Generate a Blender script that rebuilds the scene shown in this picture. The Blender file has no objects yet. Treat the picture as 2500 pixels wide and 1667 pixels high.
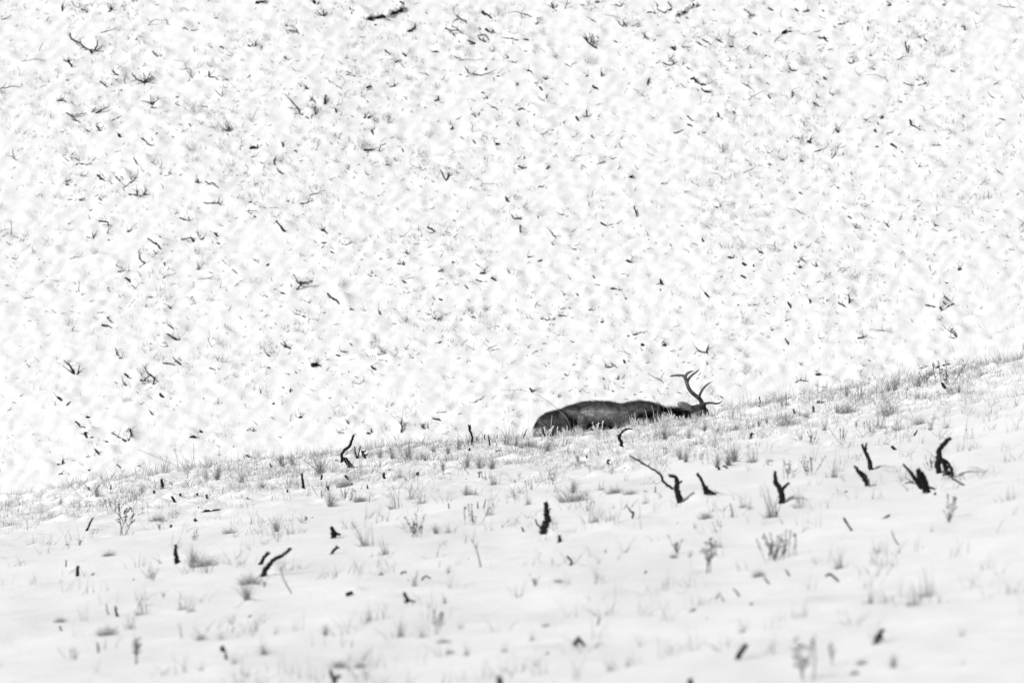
import bpy, bmesh, math, random
import numpy as np
from mathutils import Vector, Matrix
random.seed(7); rng = np.random.default_rng(7)
SC = bpy.context.scene
COL = SC.collection

# ---------------------------------------------------------------- camera
LENS, SENSOR = 300.0, 36.0
PITCH = -0.02374
K = 2500.0 * LENS / SENSOR            # photograph pixels per unit tangent
cam = bpy.data.cameras.new("camera"); cam.lens = LENS; cam.sensor_width = SENSOR
cam.clip_start = 1.0; cam.clip_end = 2000.0
cam.dof.use_dof = True; cam.dof.focus_distance = 106.0; cam.dof.aperture_fstop = 3.6
camo = bpy.data.objects.new("camera", cam); COL.objects.link(camo)
camo.location = (0, 0, 0); camo.rotation_euler = (math.pi / 2 + PITCH, 0, 0)
SC.camera = camo

# ---------------------------------------------------------------- sky, sun, exposure
SUN = Vector((-0.66, -0.40, 0.62)).normalized()
EL = math.asin(SUN.z); AZ = math.atan2(SUN.x, SUN.y)
w = bpy.data.worlds.new("World"); SC.world = w; w.use_nodes = True
nt = w.node_tree; nt.nodes.clear()
sky = nt.nodes.new("ShaderNodeTexSky"); sky.sky_type = 'NISHITA'; sky.sun_disc = False
sky.sun_elevation = EL; sky.sun_rotation = AZ % (2 * math.pi)
bw = nt.nodes.new("ShaderNodeRGBToBW")      # a black and white photograph
bg = nt.nodes.new("ShaderNodeBackground"); bg.inputs[1].default_value = 0.12
wo = nt.nodes.new("ShaderNodeOutputWorld")
nt.links.new(sky.outputs[0], bw.inputs[0]); nt.links.new(bw.outputs[0], bg.inputs[0]); nt.links.new(bg.outputs[0], wo.inputs[0])
sl = bpy.data.lights.new("sun", 'SUN'); sl.energy = 2.6; sl.angle = math.radians(1.5); sl.color = (1, 1, 1)
so = bpy.data.objects.new("sun", sl); COL.objects.link(so)
so.rotation_euler = SUN.to_track_quat('Z', 'Y').to_euler(); so.location = (-20, -20, 40)
SC.view_settings.view_transform = 'Standard'; SC.view_settings.look = 'None'
SC.view_settings.exposure = 0.08; SC.view_settings.gamma = 1.0; SC.view_settings.use_curve_mapping = False
SC.cycles.max_bounces = 6; SC.cycles.diffuse_bounces = 4

# ---------------------------------------------------------------- materials
def mat(name, col, rough=0.8, spec=0.2, var=0.0, scale=30.0, bump=0.0, bscale=60.0, attr=None, dist=0.01):
    m = bpy.data.materials.new(name); m.use_nodes = True
    n = m.node_tree; b = n.nodes["Principled BSDF"]
    b.inputs["Roughness"].default_value = rough; b.inputs["Specular IOR Level"].default_value = spec
    tc = n.nodes.new("ShaderNodeTexCoord")
    if attr:
        a = n.nodes.new("ShaderNodeAttribute"); a.attribute_name = attr
        src = a.outputs["Color"]
    else:
        src = None
    if var > 0:
        t = n.nodes.new("ShaderNodeTexNoise"); t.inputs["Scale"].default_value = scale; t.inputs["Detail"].default_value = 4
        n.links.new(tc.outputs["Object"], t.inputs["Vector"])
        r = n.nodes.new("ShaderNodeMapRange"); r.inputs[3].default_value = 1 - var; r.inputs[4].default_value = 1 + var
        r.inputs[1].default_value = 0.3; r.inputs[2].default_value = 0.7
        n.links.new(t.outputs["Fac"], r.inputs[0])
        mx = n.nodes.new("ShaderNodeVectorMath"); mx.operation = 'SCALE'
        if src: n.links.new(src, mx.inputs[0])
        else: mx.inputs[0].default_value = (col, col, col)
        n.links.new(r.outputs[0], mx.inputs["Scale"]); n.links.new(mx.outputs[0], b.inputs["Base Color"])
    elif src: n.links.new(src, b.inputs["Base Color"])
    else: b.inputs["Base Color"].default_value = (col, col, col, 1)
    if bump > 0:
        t2 = n.nodes.new("ShaderNodeTexNoise"); t2.inputs["Scale"].default_value = bscale; t2.inputs["Detail"].default_value = 6
        n.links.new(tc.outputs["Object"], t2.inputs["Vector"])
        bp = n.nodes.new("ShaderNodeBump"); bp.inputs["Strength"].default_value = bump; bp.inputs["Distance"].default_value = dist
        n.links.new(t2.outputs["Fac"], bp.inputs["Height"]); n.links.new(bp.outputs[0], b.inputs["Normal"])
    return m
M_SNOW = mat("snow", 0.88, 0.7, 0.15, 0.02, 6, 0.3, 22, dist=0.03)
M_CHAR = mat("charred_wood", 0.014, 0.85, 0.15, 0.5, 40, 0.6, 60)
M_GREYWOOD = mat("weathered_twig", 0.075, 0.9, 0.1, 0.4, 40)
M_GRASS = mat("dry_grass", 0.27, 0.9, 0.1, 0.35, 9)
M_HGRASS = mat("hill_grass", 0.20, 0.9, 0.1, 0.35, 9)
M_FROST = mat("frosted_grass", 0.72, 0.9, 0.1, 0.2, 30)
M_WEED = mat("dry_weed", 0.13, 0.9, 0.1, 0.35, 25)
M_COAT = mat("elk_coat", 0.1, 0.95, 0.05, 0.25, 55, 0.6, 160, attr="coat")
M_FUR = mat("elk_fur", 0.1, 0.85, 0.1, 0, attr="coat")
M_ANTLER = mat("antler", 0.075, 0.6, 0.3, 0.35, 18, 0.5, 90, attr="coat")
M_EYE = mat("eye", 0.006, 0.15, 0.5)
M_NOSE = mat("nose", 0.01, 0.4, 0.4)

# ---------------------------------------------------------------- noise and terrain
def vnoise(x, y, seed=0):
    xi = np.floor(x).astype(np.int64); yi = np.floor(y).astype(np.int64)
    fx = x - xi; fy = y - yi
    fx = fx * fx * fx * (fx * (fx * 6 - 15) + 10); fy = fy * fy * fy * (fy * (fy * 6 - 15) + 10)
    def h(a, b):
        n = (a * 374761393 + b * 668265263 + seed * 1442695041) & 0xffffffff
        n = ((n ^ (n >> 13)) * 1274126177) & 0xffffffff
        n = n ^ (n >> 16)
        return (n & 0xffff) / 65535.0 * 2 - 1
    return (h(xi, yi) * (1 - fx) + h(xi + 1, yi) * fx) * (1 - fy) + (h(xi, yi + 1) * (1 - fx) + h(xi + 1, yi + 1) * fx) * fy
def fbm(x, y, seed=0, oct=3):
    s = 0.0; a = 1.0
    for i in range(oct):
        s = s + a * vnoise(x * 2 ** i + 17.3 * i, y * 2 ** i - 9.1 * i, seed + i); a *= 0.5
    return s
def sstep(a, b, x):
    t = np.clip((x - a) / (b - a), 0, 1); return t * t * (3 - 2 * t)
RU = np.array([139, 393, 829, 1148, 1307, 1520, 1743, 1860, 2000, 2232, 2361.])
RV = np.array([1205, 1170, 1115, 1087, 1066, 1042, 1015, 996, 974, 938, 912.])
XR = (RU - 1250) * 110.9 / K
ZR = -(RV - 1070) * 110.9 / K
CF = np.polyfit(XR, ZR, 3)
def cross(x):
    xc = np.clip(x, -6.4, 6.4)
    return np.polyval(CF, xc) + 0.13 * (x - xc)
HY0, HZ0, HS = 127.0, -6.2, math.tan(math.radians(28))
MOUNDS = []            # (x, y, radius, height) of snow lumps
def ground(x, y, fine=True):
    d = np.maximum(0, y - 95.0); d2 = np.minimum(d, 45.0)
    f = -3.6 - 0.0011 * d2 * d2 - 0.099 * (d - d2) + cross(x)
    f = f + 0.05 * fbm(x / 2.2, y / 4.0, 3, 2) * sstep(50, 60, y)
    if fine:
        m = sstep(86, 99, y) * (1 - sstep(113, 119, y))
        m = m * (1 - .7 * sstep(0, .3, x) * (1 - sstep(2.7, 3.0, x)) * sstep(102, 105, y))
        n1 = fbm(x / 0.42, y / 0.55, 11, 3); n2 = fbm(x / 0.11, y / 0.16, 12, 3)
        f = f + m * (0.035 * n1 + 0.014 * n2) + (1 - m) * (0.014 * fbm(x / 0.5, y / 0.9, 13, 3) + .03 * vnoise(x / 1.1, y / 2.3, 14))
    h = HZ0 + HS * (y - HY0) + 0.07 * fbm(x / 5.0, y / 5.0, 21, 2)
    if fine:
        u = (0.75 * x + 0.66 * y); v = (-0.66 * x + 0.75 * y)
        h = h + 0.016 * fbm(u / 0.3, v / 0.13, 31, 3) + 0.018 * fbm(u / 0.15, v / 0.085, 35, 2)
    k = 0.6
    e = np.clip(0.5 + 0.5 * (h - f) / k, 0, 1)
    return f * (1 - e) + h * e + k * e * (1 - e)
def ray(u, v):
    a = (np.asarray(u, float) - 1250.0) / K; b = -(np.asarray(v, float) - 833.5) / K
    c, s = math.cos(PITCH), math.sin(PITCH)
    return a, c - b * s, s + b * c          # x, y, z per unit depth
def hit(u, v, y0, y1, fine=True, step=0.06):
    """depth y at which the view ray meets the ground between y0 and y1 (nan if it never does)"""
    dx, dy, dz = ray(u, v); dx = np.atleast_1d(dx / dy); dz = np.atleast_1d(dz / dy)
    ys = np.arange(y0, y1, step)
    g = ground(dx[:, None] * ys[None], np.broadcast_to(ys[None], (len(dx), len(ys))), fine) - dz[:, None] * ys[None]
    ok = g >= 0
    i = np.argmax(ok, axis=1); r = ys[i]
    r = np.where(ok.any(axis=1), r, np.nan)
    return r
def at(u, v, y):
    dx, dy, dz = ray(u, v); return Vector((float(dx / dy * y), float(y), float(dz / dy * y)))
def g1(x, y): return float(ground(np.array([x]), np.array([y]))[0])
HILL = {
 'A': (139, 0, 2.8, '''10 500 8 540 12 575 10;20 1355 22 1385 14 1415 8;14 1755 5 1765 40|6 1765 40 1795 15;7 2000 50 2020 100 2060 125 2100 120;9 40 30 35 70 42 104;4 100 8 116 50 105 60;8 165 65 195 72 215 105|5 195 72 190 58;8 340 92 370 65 365 40|5 370 65 405 72|4 370 65 345 45;5 1780 80 1820 110|5 1820 110 1855 88|5 1820 110 1825 65|4 1820 110 1760 90|4 1820 110 1860 140;4 715 150 714 178 725 190;3 745 130 755 165 792 185;6 965 155 985 180;5 850 215 870 190 890 202 900 215 970 205;8 1072 127 1112 124;10 1560 178 1590 184;6 1590 212 1640 215 1632 188|5 1640 215 1662 240|4 1632 188 1600 180;9 90 230 95 262 130 285 165 300 185 325 230 345 250 348|5 165 300 158 268|9 255 345 275 310 280 275|12 230 345 238 374|5 255 345 320 352|5 185 325 150 340;4 330 305 355 320 362 296;5 520 285 555 260 550 240;8 1110 325 1130 322 1140 348;9 1305 312 1340 328 1356 310 1360 288|6 1340 328 1330 285;8 1388 345 1400 322|6 1388 345 1412 350;7 655 350 685 390 710 397|6 710 397 712 372;10 78 415 90 435 105 468|5 90 435 40 408|5 85 420 86 395|5 105 468 130 455;8 1553 390 1577 414;9 380 485 395 505 432 516;8 600 565 540 540 512 498|6 600 565 592 500|6 600 565 618 540 635 500|5 600 565 672 540|5 600 565 545 572|5 600 565 692 572|4 600 565 597 602|5 605 550 660 525|4 560 550 520 520;6 970 490 985 520 1016 540;8 1040 490 1040 525 1080 530 1110 555 1172 548|5 1172 548 1150 535;9 1250 518 1268 532;5 1290 540 1310 525 1322 512;8 50 557 70 545 88 556;8 295 555 310 570 345 600 362 612|5 320 580 372 575;10 372 630 397 624;9 418 646 440 636 440 612;8 1970 515 2050 525 2100 525|5 1980 490 2050 520;9 1693 535 1712 557;13 1685 606 1730 604|6 1705 600 1695 585;6 1910 590 1957 615;11 0 690 50 690 72 706|7 20 684 45 670;8 640 735 668 740 697 741|7 665 740 660 702 685 690 692 660|5 662 720 612 695 572 690|5 645 705 640 650;5 1085 620 1130 665 1130 620;7 800 670 837 660;6 810 705 822 722 852 720;10 1740 675 1760 695 1785 715|5 1740 690 1690 695;12 1830 712 1836 648|6 1790 716 1882 720;9 1765 792 1765 725|5 1765 742 1735 740;9 1903 740 1911 776 1922 772;8 1735 825 1700 800 1660 775 1650 745 1600 690 1560 645|5 1650 745 1580 735|5 1735 825 1741 790|4 1660 775 1620 780;6 60 770 100 790 205 775|5 100 790 130 820 182 860|4 110 800 182 790|5 100 818 188 842;9 255 782 300 755 347 735|6 240 768 265 735;8 360 832 400 815 442 795;8 195 885 232 912;7 270 860 290 892 352 906|5 290 892 240 902|5 290 880 320 868;5 818 850 850 855 872 862;7 905 845 916 882 932 888;13 420 915 435 940 452 946;7 663 936 686 908;8 580 945 610 970 622 988 672 1000|5 622 988 568 996;5 785 930 806 952;6 845 935 856 945;8 1190 912 1140 880|6 1190 912 1150 855|5 1190 912 1168 850|6 1190 912 1200 878|5 1165 895 1130 895;17 1318 1020 1345 1006 1375 1016|9 1370 1014 1372 988;9 1540 972 1551 1018;7 1600 1050 1630 1030 1642 1046 1668 1045;5 40 1070 90 1110 105 1050;5 1060 1025 1075 1045 1107 1048;7 115 1135 150 1120 237 1130 215 1104;6 525 1080 545 1120 572 1140;5 640 1105 692 1140;5 1308 1075 1382 1075;6 1393 1064 1427 1068;8 1390 1110 1430 1132 1447 1120;10 1492 1132 1484 1105 1492 1078;11 1413 1148 1430 1170 1457 1166;7 1503 1150 1515 1170 1562 1202;10 275 1195 300 1222 352 1250|6 300 1222 337 1225|6 300 1222 285 1240;9 62 1262 70 1265 100 1280 132 1264|8 55 1242 97 1234;8 150 1210 192 1204|5 165 1186 180 1205;6 400 1205 430 1240 452 1246|5 452 1246 445 1208;7 490 1256 520 1240 547 1204|5 520 1240 500 1214;7 700 1190 730 1206 772 1196|7 760 1180 782 1196;9 945 1246 988 1254|7 966 1246 960 1222;7 1015 1240 1040 1256 1065 1248 1085 1270 1102 1282 1090 1302;9 490 1330 545 1335 570 1347 612 1324|7 545 1335 547 1293|6 592 1330 612 1284|6 570 1347 552 1364|5 600 1330 630 1335;5 63 1370 112 1360;9 152 1366 182 1372;6 285 1355 310 1375 332 1392;9 218 1436 250 1441 277 1435;7 1003 1386 1040 1390 1102 1385 1110 1355|5 1102 1385 1132 1416;7 1298 1386 1332 1380;6 1384 1415 1440 1425 1502 1418;8 1528 1415 1545 1415;9 1650 1396 1702 1390 1742 1374|7 1608 1390 1650 1396;6 1372 1486 1340 1475 1300 1440|5 1310 1441 1367 1440;11 1508 1466 1532 1462;10 758 1465 800 1468 817 1448;9 845 1490 880 1505 932 1516|5 898 1486 906 1506;8 1890 1390 1896 1412;6 1680 1465 1717 1471;11 285 1512 345 1519 352 1537|5 352 1537 348 1562;10 68 1530 97 1530;7 1010 1465 1026 1481'''),
 'B': (889, 0, 2.8, '''9 243 10 270 25 287 42;12 62 176 82 170;10 288 216 320 210 345 190 353 163;6 420 85 447 117;8 630 108 670 135 702 146|6 650 130 608 146|4 690 145 730 205;13 808 82 835 100 860 115 882 132|6 820 105 845 95;7 1088 94 1130 110 1162 126;5 1163 182 1186 150 1180 125;9 1332 82 1300 70 1280 20|6 1300 70 1268 38|5 1305 70 1320 25;6 1473 38 1517 40;10 1570 22 1612 14|6 1580 5 1592 25;8 1718 34 1755 46 1764 58|5 1755 46 1772 20;9 2100 62 2050 90 2005 65 2000 25|9 1923 92 1960 85 2002 96|7 2078 18 2100 48;7 1772 187 1745 165 1728 138|5 1772 187 1782 158|5 1772 187 1774 145|5 1790 197 1797 168;10 1602 337 1560 315 1530 290 1500 255|6 1530 290 1505 228|6 1560 290 1540 225|6 1570 280 1555 230|7 1562 315 1572 278|5 1530 290 1520 250;8 1588 250 1612 272;9 1708 280 1740 297 1752 290;6 1788 325 1817 335;8 1990 272 1970 290 1930 265 1898 220|5 1930 265 1918 240;7 550 195 600 212 640 205 692 242|6 600 180 640 195 642 206;7 605 230 640 280 667 302;7 700 275 760 296 700 310;8 842 302 830 290 790 270 775 243|6 790 240 830 240 852 276|5 830 290 815 265;6 788 188 796 217;11 830 200 850 216 887 236|10 878 208 890 226|5 887 236 920 235;9 975 262 1010 265 1050 278 1072 292;10 1083 270 1137 276;5 1080 232 1096 214;9 143 344 165 365 187 382;12 263 368 282 380 298 392;6 188 430 252 410;5 338 354 367 361;10 458 355 522 360;8 868 354 885 356 907 368|6 885 356 890 333;7 1093 350 1142 358;9 1153 370 1187 368;7 580 370 640 400 690 408 712 395 690 380;5 975 378 986 396 950 406;9 1008 424 1040 431 1052 441;7 868 408 897 405;7 742 522 710 495 690 463|6 653 510 690 526 722 520|7 740 505 800 516 872 494;13 832 470 848 487;8 893 520 932 521|5 910 520 912 505;18 938 485 958 485;7 1115 484 1135 485 1147 502|6 1113 510 1152 511;8 1198 488 1237 488;7 1225 528 1240 546 1262 551|6 1240 546 1251 518;8 1153 576 1217 565;10 1178 588 1200 600 1227 627;10 1038 597 1051 568;4 885 530 891 572;8 1383 444 1410 455 1432 463;11 1503 526 1532 520;9 1620 493 1626 542;14 1563 588 1580 600 1602 622;8 1951 530 1935 570 1946 602;6 1383 574 1415 590 1437 602;6 2058 540 2085 530 2080 552;12 168 602 212 590|8 210 590 205 572;12 18 602 52 588|9 8 627 42 610;8 468 696 505 681 506 658;7 593 658 602 677;10 798 633 825 645 832 657;9 810 680 845 676 867 682|7 845 676 834 655;8 1223 688 1252 697|6 1240 690 1247 648;5 270 660 300 690 332 690;5 18 688 42 722;8 868 729 900 740 927 762;7 413 734 432 747;8 1053 752 1080 740 1110 755 1142 776;14 1158 784 1183 796;9 733 779 760 796 782 806|6 782 806 786 768;13 0 800 20 817 42 794|8 12 815 4 778;6 298 789 327 812;13 1448 798 1465 826 1482 837;11 1488 800 1525 797|9 1525 797 1520 753;7 1588 764 1612 776;9 1598 818 1614 834;5 1668 789 1692 796;7 1363 839 1382 862;7 578 892 605 876 600 850 573 860;9 1043 843 1067 872;9 50 888 60 920 87 934|5 50 900 64 884;6 1013 896 1042 893;8 1093 909 1117 922;8 1273 888 1300 895 1320 911 1347 916;7 1323 944 1337 957;6 1283 968 1317 963;7 798 941 837 935;7 863 914 882 931;6 658 934 692 962;7 743 958 772 1002;5 838 939 856 987;14 903 987 937 993;7 1553 929 1582 962;7 1498 966 1517 961;5 1703 964 1727 969;8 260 1018 270 1041 287 1049;10 0 1026 62 1025|7 18 1044 52 1056|6 100 1032 115 996 152 984;6 1398 1004 1417 1022;8 723 1019 742 1032;8 348 1064 380 1081 397 1075;7 273 1081 297 1071;6 203 1079 222 1107;10 128 1136 150 1125 174 1131;6 518 1099 560 1116 577 1088;8 580 1195 562 1236 540 1206 518 1158|5 580 1195 572 1178;7 1053 1135 1085 1151 1112 1145|5 1085 1150 1060 1172;6 1095 1068 1095 1107;10 1240 1168 1250 1150 1267 1133;8 1548 1104 1575 1131 1610 1116 1642 1104;6 368 1139 400 1156 417 1140;7 18 1194 52 1212;7 903 1200 927 1204;6 438 1224 470 1241 502 1262;8 1193 1274 1225 1278 1252 1297;9 1276 1290 1287 1294;12 1813 1216 1842 1204|6 1820 1222 1835 1210;6 2030 1272 2034 1255 2072 1252;5 288 1259 327 1244;5 378 1269 412 1292;9 1198 1323 1212 1334;5 83 1334 122 1346;9 968 1343 976 1376 1007 1382;9 208 1438 215 1420 237 1442;6 1053 1424 1080 1441 1097 1408;8 1318 1449 1345 1465 1382 1477;6 1388 1423 1412 1452;9 1844 1408 1855 1440 1866 1488;8 1008 1468 1020 1496 1060 1495 1092 1502|5 1060 1495 1075 1482;5 1184 1473 1196 1507;5 1478 1438 1492 1457;5 636 1438 641 1457;7 608 1504 637 1527;11 1618 1519 1660 1546 1692 1534;8 908 1529 932 1542'''),
 'C': (1611, 0, 2.8, '''10 738 54 775 75 787 87;9 923 58 945 81 970 86 1022 74|5 1000 78 1010 65;6 1043 46 1067 44;8 1108 69 1132 87;6 573 69 605 80 615 105 657 105|5 603 108 632 142;5 363 68 397 86;5 318 38 331 62;8 298 84 317 93;10 178 124 207 133;5 1093 109 1105 120 1147 136;8 1168 189 1207 184;11 1208 168 1250 166 1287 147;9 1423 171 1447 173|5 1432 172 1428 155;6 1420 183 1420 237;7 1543 41 1582 35 1548 8;6 1688 9 1717 26;8 1933 34 1960 46 1987 39;7 1868 61 1892 59;9 1893 123 1912 142;9 1618 151 1652 147;9 1763 182 1785 175 1802 186;14 638 224 660 240 682 252;5 743 209 767 234;18 828 231 860 216 897 219;6 958 232 1012 241;9 1088 259 1120 265 1140 280 1167 286|7 1118 253 1142 277;8 390 270 415 285 452 306|5 398 281 416 267;6 253 289 290 315 332 326|6 288 269 330 290 346 312;9 463 329 502 317;14 83 323 100 340 122 353|8 106 318 94 346;5 138 323 217 325;6 913 356 967 373;9 1298 368 1317 384;9 1423 382 1457 380;9 1680 293 1685 340 1707 370|5 1680 300 1672 290;7 1768 248 1787 272;10 1808 268 1837 300;9 2070 278 2073 302;7 2063 211 2100 205|5 2070 180 2092 202|5 2085 205 2078 170;7 18 429 60 445 107 451|5 60 420 97 415|5 97 446 75 400|5 70 410 92 380;6 138 440 182 435;7 708 399 727 378;7 1293 429 1332 441|5 1325 438 1320 408;8 937 486 895 482 878 448|6 808 492 857 492;7 183 458 205 480 227 497;6 513 464 547 476;10 983 499 1002 503;9 1058 519 1082 511;13 1118 528 1130 545 1147 551|8 1098 549 1127 540;7 1178 517 1197 520;8 1068 559 1092 577;8 1438 478 1482 475|5 1442 476 1440 462;6 1570 438 1567 464;7 1348 481 1372 489;6 1632 478 1644 488;9 1988 484 2010 492 2032 507;8 1895 462 1908 468;11 208 541 235 536 245 558 282 577|5 232 536 234 528;14 278 578 310 582 337 586|7 325 585 335 572;14 288 609 310 626 357 633;8 1663 567 1695 578 1737 589;13 1798 576 1822 570|6 1795 524 1800 552|7 1753 592 1792 575|5 1757 545 1780 555;5 563 569 610 595 657 637;5 728 564 757 597;7 868 669 897 682|7 897 682 906 658 905 618;6 1069 643 1079 682;6 1158 639 1180 645 1178 667;9 738 653 762 687;11 733 714 752 719|5 740 716 736 706;9 1043 704 1065 710 1087 727|6 1050 710 1077 742;7 443 751 487 758;9 498 764 532 787;9 394 768 400 800 442 822;8 188 793 232 837;9 188 849 220 865 223 882;8 78 913 120 905 157 889;8 283 907 322 909;8 1533 681 1557 679;12 1618 706 1657 700;4 249 888 253 910 267 937;13 1203 883 1220 905 1237 922|5 1225 895 1222 882;9 1393 819 1425 825 1452 847;12 1503 811 1520 805 1528 797|6 1508 812 1502 796;8 1488 838 1497 857;11 1468 888 1480 905 1507 912;9 1533 919 1555 910 1582 913;9 1710 818 1715 850 1750 870 1787 892|6 1770 882 1775 858;9 1878 905 1881 893;9 1905 898 1932 894;7 2028 884 2044 897;8 2068 788 2087 812;6 918 944 972 951;12 1008 968 1042 982|8 1024 972 1031 938;9 778 955 797 956;7 858 964 887 969;8 888 991 912 987;8 1038 1049 1080 1030 1117 1021;13 1478 1004 1507 1011;14 1578 983 1600 1000 1627 1020;6 1648 1034 1670 1052;8 733 1045 772 1052|6 764 1050 761 1028;6 908 1056 942 1050;7 673 1084 692 1093;7 838 1089 872 1106;8 948 1103 992 1101;10 738 1124 777 1131;6 1763 1104 1790 1098 1810 1106;6 1768 1137 1802 1143;9 2033 1178 2047 1192;5 1558 1144 1577 1167;7 1303 1178 1322 1207;8 812 1163 822 1180;6 1083 1199 1110 1198;6 1128 1174 1142 1189;6 663 1228 712 1227;5 873 1213 887 1237;12 1213 1283 1237 1300;11 953 1318 982 1334;8 218 1351 242 1359;8 378 1414 405 1425 422 1431|6 415 1425 411 1393;5 509 1388 519 1407;10 1238 1467 1262 1473;9 1288 1479 1322 1502;10 1318 1563 1362 1559|7 1340 1558 1345 1528;8 1543 1528 1577 1562;7 1733 1474 1755 1491 1767 1474;9 1728 1524 1752 1531;7 1868 1551 1895 1540 1912 1549;10 2078 1464 2100 1471;5 2073 1427 2097 1433;6 1138 1443 1149 1467;6 123 1539 172 1546;6 263 1469 282 1479'''),
 'D': (139, 500, 2.8, '''6 340 203 345 178|5 328 200 352 205;10 338 245 357 239;6 203 219 250 231 266 198|5 250 231 240 203;7 468 179 500 183 506 163;13 1562 190 1530 150 1498 112|6 1545 175 1530 185;10 1808 168 1830 180 1852 202|5 1830 180 1826 155;5 1638 169 1682 182;10 1922 205 1937 197;12 717 318 690 275 655 255 618 229;7 698 214 727 234;13 942 268 930 245 913 222|6 848 236 905 230;12 953 241 990 240 1002 224|6 965 193 968 220;10 1078 194 1095 215 1107 222|5 1092 212 1094 188;6 1093 259 1137 282;6 1183 257 1198 262;10 1798 266 1842 257;9 1873 321 1907 342;7 1953 286 2002 264|5 1970 280 1965 248;8 602 402 565 370 560 313|5 602 402 553 432;5 658 309 692 352;10 735 398 741 437|5 741 437 755 435;5 778 314 812 326;10 948 436 988 440|7 965 425 992 432;10 1003 400 1009 414;6 1338 369 1392 407;8 1423 422 1447 404;8 1138 452 1147 462;6 1198 439 1242 482;4 1128 374 1160 410 1166 432;6 413 456 492 455|5 403 414 442 432|5 418 471 482 465;8 1630 592 1670 545 1650 535 1620 478|8 1650 535 1752 519|7 1660 546 1747 530;9 468 498 490 511 510 550 542 582;14 333 570 367 568;7 192 612 175 621 130 590|5 175 621 148 580 150 548;8 618 613 630 630 667 633;7 1408 624 1462 641;9 1483 618 1502 634;9 1528 599 1560 610 1582 634;6 1598 540 1607 577;7 1698 654 1742 677;6 1755 652 1764 660;10 1848 603 1870 630 1910 650 1937 693;11 1988 716 2037 714;8 903 642 927 628;8 898 691 942 685;8 758 689 797 722;6 1128 706 1177 687;7 1508 706 1547 689;8 1707 777 1670 755 1628 744|6 1670 755 1664 728;6 1808 741 1852 740;9 303 824 345 825 387 847|8 345 768 372 802;7 258 746 287 737;7 758 818 800 850 806 872;11 847 932 790 905 753 879|8 842 932 835 908;7 678 944 720 971 757 965|5 742 966 723 943;7 633 949 662 956;6 433 921 447 903;10 408 1050 457 1045|8 450 1045 410 1025 400 978;9 1612 987 1560 970 1528 944|6 1560 970 1538 987|6 1580 980 1550 938;6 1993 938 2027 972;9 1472 1041 1445 1030 1418 1008|7 1450 1035 1455 1013;8 1908 1027 1947 1036|6 1938 1000 1992 1005;9 1428 1114 1472 1116;5 1398 1081 1422 1077;6 1393 1167 1437 1169;24 1743 1096 1770 1091 1780 1086|8 1780 1090 1817 1109|9 1772 1088 1775 1074;9 130 1167 95 1110 48 1063|6 130 1167 38 1099|7 130 1167 145 1140 157 1093|6 110 1150 78 1078;8 847 1092 810 1065 793 1038|7 723 1080 780 1085 837 1111;6 1118 1064 1140 1086 1177 1074;8 1043 1114 1087 1129;11 463 1153 490 1180 527 1197;9 655 1238 667 1185 620 1150 598 1108|6 575 1148 581 1178|7 568 1199 642 1206|7 598 1196 650 1160|6 667 1180 685 1192;6 482 1247 455 1215 445 1188;5 393 1211 432 1226;7 1568 1154 1607 1166;8 1623 1138 1652 1162;16 703 1293 720 1310 742 1327;12 1378 1296 1397 1291|8 1394 1290 1390 1268;6 1538 1247 1572 1253;8 1590 1288 1599 1253;6 1538 1308 1557 1332;13 2 1313 42 1342;10 63 1388 75 1360 92 1344;14 1478 1353 1497 1370;9 1093 1366 1112 1360|6 1100 1362 1101 1342;6 1253 1371 1292 1365;9 638 1413 655 1435 682 1441;12 203 1449 242 1456;14 1650 1448 1685 1450|6 1666 1446 1664 1432;10 123 1479 140 1490 155 1515 202 1521;8 507 1562 490 1530 473 1547;7 480 1497 492 1497;8 1978 1478 2007 1507;5 1988 1454 2042 1469;8 2068 1224 2100 1231|5 2085 1225 2088 1208;8 1858 1319 1892 1331;12 978 1543 1002 1562;7 1340 1563 1346 1523;10 188 1553 242 1567;9 1923 1554 1962 1561 1955 1533'''),
 'G': (139, 1000, 2.3507, '''10 158 128 175 165 212 155;9 405 187 370 165 313 133|8 405 187 425 150 420 105 398 116;7 273 182 307 188;6 193 188 217 212;9 218 226 247 264|6 158 270 237 272;10 0 315 32 320|7 30 318 35 278;10 178 344 210 356;7 343 313 372 340;7 453 323 487 319;6 448 359 477 351;12 314 380 326 390;9 393 391 427 381;12 758 158 802 154;8 823 123 842 140;8 676 228 692 236;10 1088 261 1122 277;6 1124 137 1131 108;7 930 283 942 287;8 958 292 972 298;7 0 376 32 364'''),
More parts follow.
